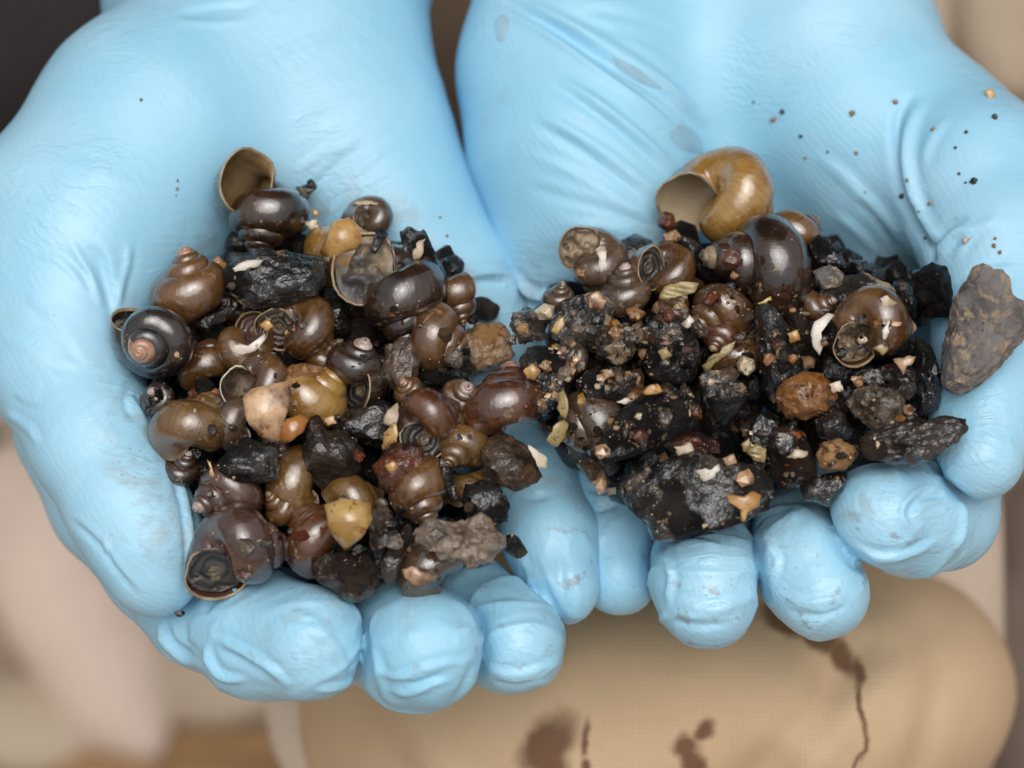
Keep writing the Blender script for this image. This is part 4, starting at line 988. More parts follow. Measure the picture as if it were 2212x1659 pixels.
stone([(404,846),(416,838),(428,848),(424,862),(409,862)], 1.0, 'red', 'pink grain stuck on the glossy olive snail', 8, sub=2, group=LS)
stone([(374,1322),(388,1316),(402,1320),(400,1332),(384,1335)], 0.9, 'black', 'tiny black chip stuck to the left thumb tip', w=3.5, sub=2, group=LS)
for (x, y, r, m, f, lb) in [(655, 415, 22, 'mottled', -4, 'knobbly crust on the right side of the highest snail, upper knob'), (640, 480, 30, 'mottled', -3, 'knobbly crust between the highest snail and the pale flake'), (672, 400, 14, 'black', -3, 'dark nub sticking out at the right of the highest snail'),
                         (650, 530, 24, 'black', -4, 'dark crumb wedged under the crust of the highest snail'), (985, 775, 22, 'mottled', 5, 'muddy knob on the tip of the snail beside the tan stone'), (1005, 760, 12, 'black', 4, 'black crumb beside the muddy snail tip'),
                         (745, 1085, 16, 'mottled', 2, 'pale crumb above the yellow shell piece'), (870, 1095, 18, 'black', 3, 'small black pebble left of the upright smooth snail'), (825, 1090, 14, 'mottled', 5, 'pale gritty crumb beside the yellow shell piece'),
                         (1020, 690, 14, 'black', -8, 'dark crumb between the squeezed snail and the tan stone'), (1012, 1095, 12, 'brown', 9, 'brown crumb on the black stone below the brown lump'), (775, 985, 14, 'red', 3, 'red crumb between the horned black stone and the red stone'),
                         (880, 868, 15, 'brown', 5, 'brown crumb at the foot of the wet brown stone'), (620, 690, 20, 'black', -4, 'black pebble in the shadow above the round brown snail')]:
    pts = [(x + r * math.cos(a) * (1 + .25 * math.sin(a * 3 + x)), y + r * math.sin(a) * (1 + .2 * math.cos(a * 2 + y))) for a in [i * .785 for i in range(8)]]
    stone(pts, r * .07, m, lb, f, rough=.22, sub=3, group=LS, name='pebble', cat='pebble')

# ------------------------------------------------------------------ stones, right-hand glove
RS = 'stones in the right glove'
stone([(2055,640),(2085,585),(2105,566),(2150,580),(2168,600),(2172,632),(2208,662),(2222,705),(2205,745),(2165,790),(2120,825),(2068,848),(2035,830),(2022,780),(2038,715)], 5.0, 'grey', 'large dry grey stone with tan film lying on the right thumb', 13, (0.10, 0.0), rough=.13, facets=7, flat=3.6, sub=5, group=RS)
stone([(1745,530),(1765,502),(1790,510),(1820,550),(1830,580),(1790,600),(1755,590)], 4.0, 'black', 'pointed black stone behind the dark snail, on the palm side', 3, group=RS)
stone([(1745,640),(1790,600),(1860,590),(1915,605),(1935,640),(1925,690),(1850,710),(1770,705),(1748,670)], 6.0, 'tanpatch', 'large dark block with tan layers behind the gravel filled snail', 4, (0, .2), group=RS)
stone([(1750,585),(1790,570),(1830,590),(1825,620),(1775,630)], 3.0, 'grey', 'small grey stone with a tan spot right of the dark snail', 6, sub=3, group=RS)
stone([(1830,560),(1870,560),(1892,590),(1850,602)], 2.6, 'black', 'small black stone on top of the tan layered block', -2, sub=3, group=RS)
stone([(1945,590),(1985,572),(2025,580),(2035,640),(2035,690),(1990,695),(1955,660)], 5.0, 'black', 'blocky black stone deep beside the right thumb root', -5, (0, .1), group=RS)
stone([(1930,610),(1960,600),(1985,650),(1980,700),(1940,690)], 4.0, 'slab', 'brown black block left of the one at the thumb root', -2, sub=3, group=RS)
stone([(1455,495),(1500,515),(1550,560),(1570,620),(1550,645),(1500,610),(1470,560)], 4.5, 'black', 'black slab propping up the large golden shell', -1, (0, .2), group=RS)
stone([(1415,470),(1435,452),(1458,460),(1462,490),(1440,500),(1420,490)], 2.4, 'red', 'small purple red stone left of the golden shell mouth', 1, sub=3, group=RS)
stone([(1430,505),(1460,495),(1475,515),(1455,528),(1435,522)], 2.0, 'tan', 'small tan stone under the purple red one', 1, sub=3, group=RS)
stone([(1625,660),(1650,640),(1680,655),(1705,700),(1735,760),(1740,820),(1720,870),(1680,885),(1645,850),(1635,760)], 5.0, 'spk', 'long upright black stone with a cluster of orange grit, centre of the right heap', 7, (.1, 0), group=RS)
stone([(1505,815),(1530,795),(1560,800),(1600,825),(1620,850),(1600,890),(1560,930),(1535,930),(1515,870)], 4.5, 'spk', 'wedge shaped black stone with one pale chip, right of the diagonal stone', 7, (0, .1), group=RS)
stone([(1275,975),(1300,940),(1345,880),(1390,835),(1440,825),(1510,840),(1540,880),(1525,925),(1470,950),(1400,975),(1340,995),(1295,1005)], 6.5, 'spk', 'large diagonal black stone with tan smears, pointing at the little finger', 12, (-0.28, -0.05), rough=.07, group=RS)
stone([(1345,1065),(1380,1030),(1420,995),(1480,975),(1550,980),(1620,1000),(1655,1020),(1668,1060),(1655,1100),(1600,1130),(1520,1155),(1450,1172),(1410,1165),(1400,1130),(1360,1100)], 5.5, 'spk', 'broad flat black stone resting on the right ring finger with two shell chips on it', 9, (0, 0.05), rough=.06, facets=4, flat=4.2, sub=5, group=RS)
stone([(1672,860),(1690,825),(1735,797),(1775,805),(1805,825),(1817,860),(1790,890),(1740,912),(1695,900)], 6.0, 'orange', 'bright orange rough stone in the right heap', 10, rough=.15, p=18, group=RS)
stone([(1822,870),(1850,840),(1900,828),(1940,835),(1960,865),(1955,910),(1925,935),(1880,930),(1840,900)], 5.5, 'mottled', 'knobbly mottled stone right of the bright orange one', 8, rough=.16, group=RS)
stone([(1858,950),(1890,930),(1960,905),(2040,895),(2085,905),(2096,925),(2070,960),(2020,985),(1985,1013),(1930,1012),(1875,990)], 4.5, 'slab', 'long brown black slab lying across the right index finger', 13, (.02, .1), rough=.14, sub=5, group=RS)
stone([(1758,985),(1775,955),(1815,945),(1850,960),(1855,990),(1830,1018),(1790,1022),(1765,1010)], 4.0, 'tan', 'round tan pebble behind the right index finger tip', 9, rough=.10, group=RS)
stone([(1650,960),(1670,925),(1710,915),(1740,935),(1755,985),(1770,1030),(1740,1065),(1690,1070),(1655,1030)], 5.0, 'rusty', 'black stone with a rust orange rim left of the round tan pebble', 6, group=RS)
stone([(1762,910),(1795,875),(1820,890),(1845,930),(1840,955),(1790,955),(1765,945)], 4.0, 'black', 'dark three cornered stone below the bright orange one', 8, sub=3, group=RS)
stone([(1835,820),(1880,795),(1950,790),(2000,800),(1995,835),(1960,865),(1900,850),(1850,850)], 4.5, 'slab', 'wet dark stone under the gravel filled snail', 4, group=RS)
stone([(1115,770),(1140,740),(1190,740),(1235,770),(1240,830),(1210,890),(1170,915),(1140,870),(1118,820)], 6.0, 'spk', 'black stone at the inner edge of the right heap, right of the red brown snail', 3, group=RS)
stone([(1240,830),(1270,795),(1330,790),(1375,815),(1370,860),(1310,885),(1255,870)], 4.5, 'spk', 'black speckled stone above the snail under the diagonal stone', 4, group=RS)
stone([(1380,730),(1400,690),(1440,675),(1490,700),(1520,760),(1500,820),(1430,840),(1385,810)], 5.5, 'spk', 'large black stone dotted with tan specks left of the wedge', 6, (0, .1), group=RS)
stone([(1185,700),(1210,650),(1250,640),(1300,620),(1330,660),(1350,720),(1310,760),(1230,760),(1190,740)], 5.5, 'tanpatch', 'dark lump covered in grit and pale chips, upper inner end of the right heap', 5, rough=.16, group=RS)
stone([(1090,700),(1130,660),(1170,655),(1195,690),(1180,735),(1120,745)], 4.5, 'mottled', 'gritty brown lump at the inner tip of the right heap', 1, rough=.22, group=RS)
stone([(1310,705),(1370,710),(1385,770),(1330,795),(1285,770)], 4.5, 'tanpatch', 'gritty dark stone left of the one dotted with specks', 5, rough=.18, group=RS)
stone([(1720,1050),(1760,1025),(1830,1020),(1825,1060),(1790,1095),(1735,1085)], 3.5, 'black', 'blue black slate behind the right middle finger tip', 5, group=RS)
stone([(1590,920),(1640,885),(1690,900),(1700,960),(1670,1000),(1610,985)], 4.5, 'spk', 'angular black speckled stone above the broad flat one', 3, group=RS)
stone([(1965,720),(2005,740),(2025,820),(2015,890),(1975,900),(1960,820)], 5.0, 'black', 'tall black stone in the shade between the snail and the right thumb', 0, group=RS)
stone([(1690,650),(1740,660),(1770,740),(1760,800),(1720,790),(1700,720)], 4.5, 'slab', 'dark stone right of the long upright one', 2, group=RS)
stone([(1240,1000),(1275,985),(1310,1010),(1325,1045),(1305,1056),(1275,1045)], 3.6, 'brown', 'brown drop shaped pebble hanging under the diagonal stone', 0, rough=.05, group=RS, name='pebble', cat='pebble')
stone([(1590,785),(1605,765),(1630,775),(1635,800),(1615,815),(1595,805)], 2.6, 'cream', 'cream quartz pebble left of the long upright stone', 8, sub=3, group=RS, name='pebble', cat='pebble')
stone([(1150,672),(1175,655),(1200,660),(1198,690),(1165,696)], 2.4, 'cream', 'yellowish pebble on the gritty lump at the inner tip of the right heap', 7, sub=3, group=RS, name='pebble', cat='pebble')
stone([(1560,545),(1580,526),(1600,545),(1602,575),(1577,587),(1556,572)], 2.4, 'red', 'red brown pebble stuck on the dark snail', 15, (0, .1), sub=3, group=RS, name='pebble', cat='pebble')
stone([(1515,655),(1530,632),(1560,628),(1556,650),(1535,667)], 2.2, 'red', 'orange brown pebble on the middle brown snail of the right heap', 10, sub=3, group=RS, name='pebble', cat='pebble')
stone([(1350,668),(1375,660),(1398,675),(1382,697),(1360,692)], 2.2, 'orange', 'small rust orange crumb below the blunt spired snail', 7, rough=.2, sub=3, group=RS, name='pebble', cat='pebble')
stone([(1772,690),(1795,682),(1812,705),(1808,755),(1788,768),(1770,740)], 3.0, 'black', 'black stone cupped by the white shell crescent', 6, sub=3, group=RS)
stone([(1702,1018),(1725,1012),(1742,1030),(1735,1050),(1708,1048)], 2.2, 'brown', 'little brown pebble in the gap above the right middle finger', 4, sub=3, group=RS, name='pebble', cat='pebble')
stone([(1345,1045),(1375,1010),(1400,1020),(1395,1060),(1365,1085),(1345,1080)], 3.0, 'mottled', 'gritty knob at the left end of the broad flat stone', 6, rough=.2, sub=3, group=RS)
stone([(1480,690),(1505,685),(1530,710),(1535,735),(1510,730),(1490,715)], 2.5, 'brown', 'gritty brown stone at the lower left of the middle snail', 9, rough=.2, sub=3, group=RS)
stone([(1455,760),(1490,740),(1515,765),(1505,800),(1470,800)], 3.2, 'black', 'glossy black lump on the specked stone', 9, sub=3, group=RS)
stone([(1440,940),(1500,930),(1560,950),(1560,985),(1490,985),(1445,970)], 3.5, 'red', 'red stone showing between the diagonal and the broad flat stone', 2, sub=3, group=RS)
for (x, y, r, m, f, lb) in [(1660, 775, 14, 'orange', 11, 'orange grit stuck on the long upright stone, left bit'), (1690, 765, 16, 'tan', 11, 'tan grit stuck on the long upright stone, middle bit'), (1712, 775, 11, 'orange', 11, 'orange grit stuck on the long upright stone, right bit'), (1690, 742, 8, 'cream', 12, 'small white grain near the top of the long upright stone'),
                         (1535, 825, 10, 'cream', 11, 'pale chip on the wedge shaped stone'), (1945, 905, 12, 'orange', 12, 'orange crumb beside the mottled stone on the slab'), (1962, 885, 14, 'tan', 14, 'tan crumb at the back edge of the long slab'),
                         (1250, 655, 18, 'black', 9, 'black pebble on the grit covered lump'), (1290, 690, 16, 'black', 11, 'black shiny pebble beside the cream chip'), (1365, 725, 20, 'mottled', 8, 'gritty crumb left of the specked stone'), (1330, 720, 14, 'tan', 9, 'tan crumb on the gritty dark stone'), (1225, 735, 16, 'mottled', 8, 'gritty crumb below the yellow shell chip'),
                         (1130, 710, 16, 'tan', 6, 'tan crumb on the inner gritty lump'), (1105, 735, 14, 'brown', 4, 'brown crumb at the inner end of the right heap'), (1345, 560, 10, 'black', -4, 'black crumb between the two snails near the little finger'), (1395, 550, 10, 'tan', 0, 'tan crumb on the lid of the brown snail'),
                         (1255, 590, 12, 'orange', 7, 'orange crumb in the debris filled snail mouth'), (1300, 540, 12, 'cream', 6, 'pale crumb in the debris filled snail mouth'), (1860, 690, 15, 'mottled', 12, 'gravel bit in the packed snail mouth, upper left'), (1905, 745, 16, 'brown', 12, 'gravel bit in the packed snail mouth, bottom'), (1862, 735, 11, 'cream', 12, 'cream grain in the packed snail mouth'), (1893, 700, 9, 'orange', 13, 'orange grain in the packed snail mouth'),
                         (1280, 865, 9, 'red', 7, 'red grain on the snail under the diagonal stone'), (1170, 880, 14, 'brown', 5, 'brown grain on the inner black stone'), (1180, 790, 15, 'tan', 7, 'tan grain on the inner black stone'), (1660, 720, 12, 'black', 10, 'black grain high on the long upright stone'), (1780, 740, 10, 'tan', 11, 'tan grain in the white crescent'),
                         (1585, 595, 10, 'tan', 13, 'tan grain below the red pebble on the dark snail'), (1820, 645, 12, 'black', 6, 'black crumb on the tan layered block'), (1640, 1000, 18, 'black', 5, 'small black pebble behind the broad flat stone'), (1600, 730, 16, 'brown', 5, 'brown crumb below the middle snail'), (1470, 660, 14, 'tan', 9, 'tan crumb on the ribbed olive shell'),
                         (1960, 700, 9, 'brown', 4, 'brown grain right of the gravel filled snail'), (1320, 910, 10, 'tan', 7, 'tan grain beside the diagonal stone'), (1380, 900, 9, 'cream', 15, 'cream grain on the diagonal stone'), (1225, 815, 10, 'cream', 7, 'pale grain right of the inner black stone'), (1290, 835, 8, 'cream', 9, 'pale grain on the black speckled stone')]:
    pts = [(x + r * math.cos(a) * (1 + .25 * math.sin(a * 3 + x)), y + r * math.sin(a) * (1 + .2 * math.cos(a * 2 + y))) for a in [i * .785 for i in range(8)]]
    stone(pts, r * .07, m, lb, f, rough=.22, sub=3 if r > 10 else 2, group=RS, name='pebble', cat='pebble')
# ------------------------------------------------------------------ broken shell pieces
shard([(502,580),(520,568),(568,562),(560,575),(530,585),(508,588)], 'white', 'pearly white chip lying on the long black slab', 10, .6)
shard([(893,540),(905,520),(920,515),(915,545),(905,560),(892,560)], 'cream', 'pale chip stuck on the tall glossy black stone', 6, .5)
shard([(500,750),(520,742),(545,747),(575,720),(573,737),(555,757),(525,767),(505,762)], 'white', 'curled white broken rim between the plum lid and the white rimmed mouth', 8, 1.5, fold=1.0)
shard([(527,860),(545,840),(590,828),(628,822),(630,860),(618,905),(608,950),(590,955),(560,940),(535,905)], 'rust', 'large cream shell piece with rust blotches in the middle of the left heap', 7, 3.0, (-.15, 0), jag=.04)
shard([(600,935),(620,905),(650,895),(668,905),(655,935),(625,955),(605,955)], 'amber', 'amber shell piece below the yellow snail', 6, 2.2, jag=.04)
shard([(838,885),(858,870),(862,895),(850,925),(828,915)], 'cream', 'cream shell piece standing left of the ringed lid', 9, 1.2, (-.3, 0))
shard([(850,900),(860,930),(858,955),(825,972),(828,945),(845,920)], 'yellow', 'yellow curled shell piece left of the ringed lid', 8, 1.2, (.4, 0))
shard([(1140,960),(1160,972),(1183,990),(1182,1010),(1165,1012),(1150,985)], 'cream', 'cream flake on the edge of the rounded brown lump', 3, .5, (-.4, 0))
shard([(868,1230),(890,1222),(915,1235),(935,1240),(930,1258),(900,1264),(875,1248)], 'rust', 'broken orange and white rim on the grey brown snail at the finger tips', 8, 1.2)
shard([(700,1092),(740,1075),(800,1085),(806,1120),(782,1162),(745,1190),(715,1150)], 'yellow', 'pale yellow rounded shell piece below the red stone', 9, 4.0, jag=.03)
shard([(447,993),(455,998),(466,1030),(458,1032)], 'gold', 'thin ochre splinter between thumb and glossy black stone', 4, .3)
shard([(658,478),(685,474),(690,492),(668,497)], 'cream', 'pale flake on the crust right of the highest snail', 0, .4)
shard([(678,450),(690,458),(684,470),(674,462)], 'gold', 'ochre sliver above the pale flake', -1, .3)
shard([(690,545),(720,478),(755,470),(788,500),(775,535),(745,548),(715,560)], 'gold', 'ochre shell plate with a torn edge wrapped over the golden shell', 4, 3.2, (0, .1), jag=.07)
shard([(760,440),(790,432),(822,438),(828,446),(790,444)], 'cream', 'ragged pale rim above the mud filled mouth', -3, .5, (0, -.3))
shard([(1503,1018),(1520,1012),(1535,1014),(1552,1003),(1556,1015),(1535,1035),(1520,1040)], 'white', 'white chip on the broad flat black stone', 11, .3)
shard([(1568,1068),(1590,1070),(1605,1072),(1625,1060),(1645,1070),(1640,1092),(1615,1105),(1608,1127),(1600,1125),(1598,1100),(1575,1085)], 'gold', 'gold heart shaped shell piece on the broad flat black stone', 11.5, 1.2, jag=.04)
shard([(1180,950),(1195,920),(1220,905),(1228,920),(1222,940),(1205,965),(1190,962)], 'olive', 'jagged olive flake left of the snail under the diagonal stone', 3, .6, (-.2, .2))
shard([(1208,850),(1217,840),(1227,870),(1222,905),(1212,900),(1203,880)], 'olive', 'narrow olive flake standing beside the inner black stone', 6, .6, (.4, 0))
shard([(1422,645),(1435,620),(1470,608),(1510,612),(1500,632),(1465,640),(1440,650)], 'olive', 'ribbed olive shell piece below the brown lidded snail of the right heap', 9, .6, (0, -.2), ribs=.25)
shard([(1515,790),(1540,765),(1575,742),(1590,736),(1582,756),(1550,782),(1525,802)], 'olive', 'long olive strip of shell pointing at the middle snail', 11, .4, (.1, .1))
shard([(1930,775),(1960,768),(1978,770),(1970,785),(1955,795),(1950,812),(1942,795)], 'rust', 'three cornered tan and white chip below the gravel filled snail', 8, .8, (.2, 0))
shard([(1900,645),(1915,638),(1940,655),(1930,663),(1908,666)], 'cream', 'cream chip lying on top of the gravel filled snail', 11, .5, (0, .2))
shard([(1612,975),(1630,958),(1655,970),(1650,1000),(1628,995)], 'olive', 'small ribbed olive shell piece behind the broad flat stone', 8, .6, (0, .2), ribs=.2)
shard([(1698,988),(1715,970),(1745,975),(1742,985),(1715,991)], 'cream', 'curved cream chip on the rust rimmed stone', 9, 1.0)
shard([(1265,640),(1290,628),(1312,650),(1300,668),(1270,665)], 'rust', 'tan chip on the grit covered lump', 9, .4, (0, .1))
shard([(1278,685),(1292,680),(1305,690),(1290,706)], 'white', 'small white chip on the grit covered lump', 9, .3)
shard([(1190,715),(1200,695),(1220,682),(1218,705),(1205,722)], 'yellow', 'yellow chip on the grit covered lump', 8, .4, (.2, 0))
shard([(1750,720),(1758,695),(1788,676),(1802,680),(1780,700),(1770,725),(1776,752),(1770,768),(1755,748)], 'white', 'white shell crescent left of the gravel filled snail', 9, 1.0, jag=.03, th=.8)
shard([(1310,1058),(1330,1052),(1331,1068),(1312,1070)], 'cream', 'little cream cup shaped chip on the right little finger', w=-13, curve=-.6)
shard([(1470,700),(1490,680),(1500,695),(1485,710)], 'white', 'pearly white splinter left of the middle snail', 10, .4)
shard([(1385,850),(1400,834),(1420,829),(1432,845),(1410,852)], 'gold', 'ochre curl on the upper end of the diagonal stone', 14, 1.0)
shard([(1905,715),(1918,688),(1923,692),(1915,730),(1908,736)], 'white', 'thin white splinter in the gravel packed mouth', 13, .3)
shard([(1885,752),(1905,740),(1920,752),(1905,768)], 'olive', 'olive flake in the gravel packed mouth', 12.5, .4)
shard([(1455,965),(1490,955),(1500,975),(1465,985)], 'cream', 'cream chip showing under the diagonal stone', 6, .4)
shard([(1288,545),(1310,540),(1312,575),(1298,590)], 'white', 'white sliver in the debris filled mouth', 6, .4)
shard([(1600,960),(1618,945),(1625,968),(1610,978)], 'olive', 'olive scrap on the angular black speckled stone', 7, .4)
shard([(1635,655),(1665,640),(1668,648),(1645,662)], 'yellow', 'thin yellow flake under the dark snail', 6, .3)
shard([(1330,868),(1352,858),(1368,866),(1348,874)], 'white', 'torn white rim above the diagonal stone', 8, .3)

for (pl_, mt_, lb, fr_) in (([(1130,800),(1150,785),(1168,800),(1155,822),(1138,818)], 'gold', 'ochre flake on the inner black stone', 7), ([(1300,800),(1322,795),(1330,812),(1308,818)], 'rust', 'rusty flake on the black speckled stone', 8), ([(1420,760),(1440,748),(1452,768),(1432,780)], 'olive', 'olive flake on the large stone dotted with specks', 9), ([(1560,990),(1585,980),(1592,1000),(1570,1008)], 'rust', 'rusty flake at the back edge of the broad flat stone', 11),
                        ([(1700,720),(1722,712),(1730,735),(1708,742)], 'gold', 'ochre flake right of the long upright stone', 8), ([(1790,830),(1815,822),(1822,842),(1800,850)], 'cream', 'cream flake between the orange and the mottled stone', 8), ([(560,700),(580,690),(592,705),(575,716)], 'gold', 'ochre flake above the plum lid', 3), ([(700,905),(722,898),(728,915),(708,920)], 'rust', 'rusty flake beside the horned black stone', 9), ([(830,1005),(850,995),(860,1012),(842,1020)], 'gold', 'ochre flake on the dark red stone', 10)):
    shard(pl_, mt_, lb, fr_, .5, (.1, .1))
# ------------------------------------------------------------------ let nothing sink into the palms: move it out until it rests on the glove
bpy.context.view_layer.update()
def bvh_of(objs):
    vv, ff = [], []
    for o in objs:
        b = len(vv); mw = o.matrix_world
        vv += [mw @ v.co for v in o.data.vertices]; ff += [tuple(b + i for i in p.vertices) for p in o.data.polygons]
    return BVHTree.FromPolygons(vv, ff)
tree_glove = bvh_of([gl_left, gl_right])
for root in [o for o in bpy.data.objects if o.parent is None and o.get('category') in ('snail', 'stone', 'pebble', 'shell fragment')]:
    loc = root.matrix_world.translation - O
    if loc.dot(AU) < -0.004: continue
    for _ in range(9):
        bpy.context.view_layer.update()
        deep = 0.0
        for m in ([root] if root.type == 'MESH' else list(root.children)):
            vs_ = m.data.vertices; mw = m.matrix_world
            for i in range(0, len(vs_), max(1, len(vs_) // 300)):
                q = mw @ vs_[i].co
                h = tree_glove.find_nearest(q, .02)
                if h[0] is not None and (q - h[0]).dot(h[1]) < 0: deep = max(deep, h[3])
        if deep < .0002: break
        root.location = root.location + AW * min(deep * 1.0 + .0002, .006)

# ------------------------------------------------------------------ gravel filling the hands below what can be told apart
def in_poly(x, y, poly):
    c = False
    for i in range(len(poly)):
        (x1, y1), (x2, y2) = poly[i], poly[i - 1]
        if (y1 > y) != (y2 > y) and x < (x2 - x1) * (y - y1) / (y2 - y1) + x1: c = not c
    return c
LP = [(470, 470), (560, 420), (680, 470), (850, 520), (960, 560), (1000, 700), (1020, 850), (1060, 960), (1110, 1080), (1060, 1190), (960, 1240), (850, 1260), (700, 1260), (560, 1230), (450, 1180), (400, 1050), (340, 920), (290, 800), (280, 700), (400, 640)]
RP = [(1230, 620), (1300, 560), (1420, 520), (1480, 480), (1700, 500), (1830, 560), (1960, 600), (2010, 700), (2010, 880), (1960, 980), (1830, 1060), (1680, 1090), (1500, 1110), (1380, 1080), (1290, 1000), (1180, 900), (1130, 780), (1140, 690)]
rg = random.Random(5)
dirs2, faces2 = ico(2)
def lumps(name, n, polys, depth, size, mats_, label, kindname):
    V, F_, M = [], [], []
    k = 0; tries_ = 0
    while k < n:
        poly = polys[k % len(polys)]
        x = rg.uniform(280, 2030); y = rg.uniform(420, 1270)
        if not in_poly(x, y, poly): continue
        r = rg.uniform(*size); w = pile(y) - rg.uniform(*depth) - r
        hq = tree_glove.find_nearest(world(P(x, y, w)), .05)
        if hq[0] is not None and ((world(P(x, y, w)) - hq[0]).dot(hq[1]) < r * .0006): tries_ += 1; k += (tries_ % 40 == 0); continue
        c = P(x, y, w); sx, sy, sz = rg.uniform(.75, 1.3), rg.uniform(.75, 1.3), rg.uniform(.7, 1.2); sd = rg.uniform(0, 99)
        b = len(V); mi = rg.randrange(len(mats_))
        for d in dirs2:
            q = r * (1 + .28 * noise.noise(Vector((d[0] * 1.7 + sd, d[1] * 1.7, d[2] * 1.7))) + .12 * noise.noise(Vector((d[0] * 4 + sd, d[1] * 4, d[2] * 4))))
            V.append(((c.x + d[0] * q * sx) * .001, (c.y + d[1] * q * sy) * .001, (c.z + d[2] * q * sz) * .001))
        F_ += [tuple(b + i for i in f) for f in faces2]; M += [mi] * len(faces2)
        k += 1
    o = mesh_obj(name, V, F_, None, mats=mats_, fmat=M)
    o.matrix_world = Matrix.Translation(O) @ BASIS.to_4x4()
    props(o, label, kindname, kind='stuff'); return o
lumps('wet_gravel', 460, [LP, RP], (4.5, 26), (2.6, 5.0), [ST['black'], ST['black'], ST['slab'], ST['spk']], 'wet black gravel filling the gaps deep in both heaps', 'gravel')

# ------------------------------------------------------------------ fine grit lying on everything, dropped from above
bpy.context.view_layer.update()
dg = bpy.context.evaluated_depsgraph_get()
items = [o for o in bpy.data.objects if o.type == 'MESH' and (o.name.split('.')[0] in ('stone', 'pebble', 'shell', 'wet_gravel', 'mud_plug', 'shell_fragment', 'operculum'))]
tree_items = bvh_of(items)
def grit(name, spots, mats_, label):
    V, F_, M = [], [], []
    d1, f1 = ico(1)
    for (p, nrm, r) in spots:
        b = len(V); sd = rg.uniform(0, 99); mi = rg.randrange(len(mats_)); s3 = [rg.uniform(.5, 1.7) for _ in range(3)]
        for d in d1:
            q = r * (1 + .7 * noise.noise(Vector((d[0] * 2 + sd, d[1] * 2, d[2] * 2))))
            V.append(tuple(p + nrm * r * .1 + Vector((d[0] * q * s3[0], d[1] * q * s3[1], d[2] * q * s3[2]))))
        F_ += [tuple(b + i for i in f) for f in f1]; M += [mi] * len(f1)
    o = mesh_obj(name, V, F_, None, mats=mats_, fmat=M, smooth=False)
    props(o, label, 'grit', kind='stuff'); return o
down = Vector((0, 0, -1))
def scatter(n, sizes, share_left, thr, keep_off=.55, box=(280, 420, 2030, 1270)):
    out = []; tries = 0
    while len(out) < n and tries < 40000:
        tries += 1
        left = rg.random() < share_left
        poly = LP if left else RP
        x = rg.uniform(box[0], box[2]); y = rg.uniform(box[1], box[3])
        if not in_poly(x, y, poly): continue
        if 1360 < x < 1665 and 975 < y < 1175 and rg.random() < keep_off: continue
        if noise.noise(Vector((x * .024, y * .024, 8.1))) < -.05: continue
        if noise.noise(Vector((x * .011, y * .011, 3.3))) < thr + (.25 if left else 0) - (0.28 if 1080 < x < 1420 else 0): continue
        org = world(P(x, y, 40)); d_ = (world(P(x, y, 0)) - org).normalized() * .6 + down * .4
        h = tree_items.ray_cast(org, d_.normalized())
        if h[0] is None or h[1].z < 0.1: continue
        out.append((h[0], h[1], rg.choice(sizes) * .001))
    return out
spots = scatter(1500, [.07, .08, .09, .1, .11, .13, .16, .2, .3, .42], .28, -.2)
grit('grit', spots, [ST['tan'], ST['crust'], ST['crust'], ST['brown'], ST['black'], ST['mottled'], ST['cream'], ST['red']], 'fine tan and dark grit scattered over snails and stones')

grit('crumbs', scatter(300, [.3, .4, .5, .65, .8, 1.0, 1.2], .36, -.08, .95), [ST['black'], ST['brown'], ST['mottled'], ST['tanpatch'], ST['slab'], ST['red'], ST['brown'], FR['rust']], 'dark and brown crumbs packed between the stones and snails')
grit('brown_crumbs', scatter(130, [.25, .3, .4, .5, .65, .85, 1.1], 0, -.6, .95, (1090, 570, 1400, 780)), [ST['brown'], ST['crust'], ST['mottled'], ST['tan'], ST['brown'], FR['rust'], FR['gold'], ST['tanpatch']], 'brown and tan crumbs crowded at the inner upper end of the right heap')
# ------------------------------------------------------------------ single grains, flakes and drops on the gloves
CAMP = camo.matrix_world.translation
def on_glove(x, y):
    d_ = (world(P(x, y, 0)) - CAMP).normalized()
    h = tree_glove.ray_cast(CAMP, d_)
    return (h[0], h[1]) if h[0] is not None else (None, None)
def grain(x, y, r, mat, label, group):
    r *= .72
    p, n_ = on_glove(x, y)
    if p is None: return
    d2, f2 = ico(2); sd = x * .37
    V = [tuple(Vector(d) * r * MMPX * .001 * (1 + .75 * noise.noise(Vector(d) * 1.6 + Vector((sd, 0, 0)))) * Vector((1, 1, .6)).length / 1.54) for d in d2]
    o = mesh_obj('sand_grain', V, f2, ST[mat]); o.location = p + n_ * r * MMPX * .0004
    props(o, label, 'grain', group)
G1 = 'black grains on the right palm'; G2 = 'tan grains on the right palm'; G3 = 'dirt specks on the left palm'
for x, y, r, lb in ((1690, 242, 8, 'leftmost larger black grain on the right palm'), (2149, 254, 10, 'black grain highest on the right thumb side, below the tan flake'), (2104, 392, 11, 'largest black grain, on the right thumb root'), (2087, 286, 6, 'dark grain left of the one below the tan flake'),
                    (2064, 320, 5, 'tiny black grain between the two largest ones on the thumb root'), (2072, 376, 5, 'tiny black grain just left of the largest one'), (1730, 294, 6, 'dark grain in the middle of the right palm, lower right of the leftmost larger one'), (1788, 328, 5, 'small dark grain nearest above the brown snail on the right palm'),
                    (2086, 395, 4, 'minute black speck touching the largest black grain'), (1628, 221, 4, 'minute black speck farthest left on the right palm'), (1948, 424, 8, 'dark grain caught in the thumb crease of the right hand'), (2000, 515, 5, 'small dark grain low in the thumb crease of the right hand')):
    grain(x, y, r, 'black', lb, G1)
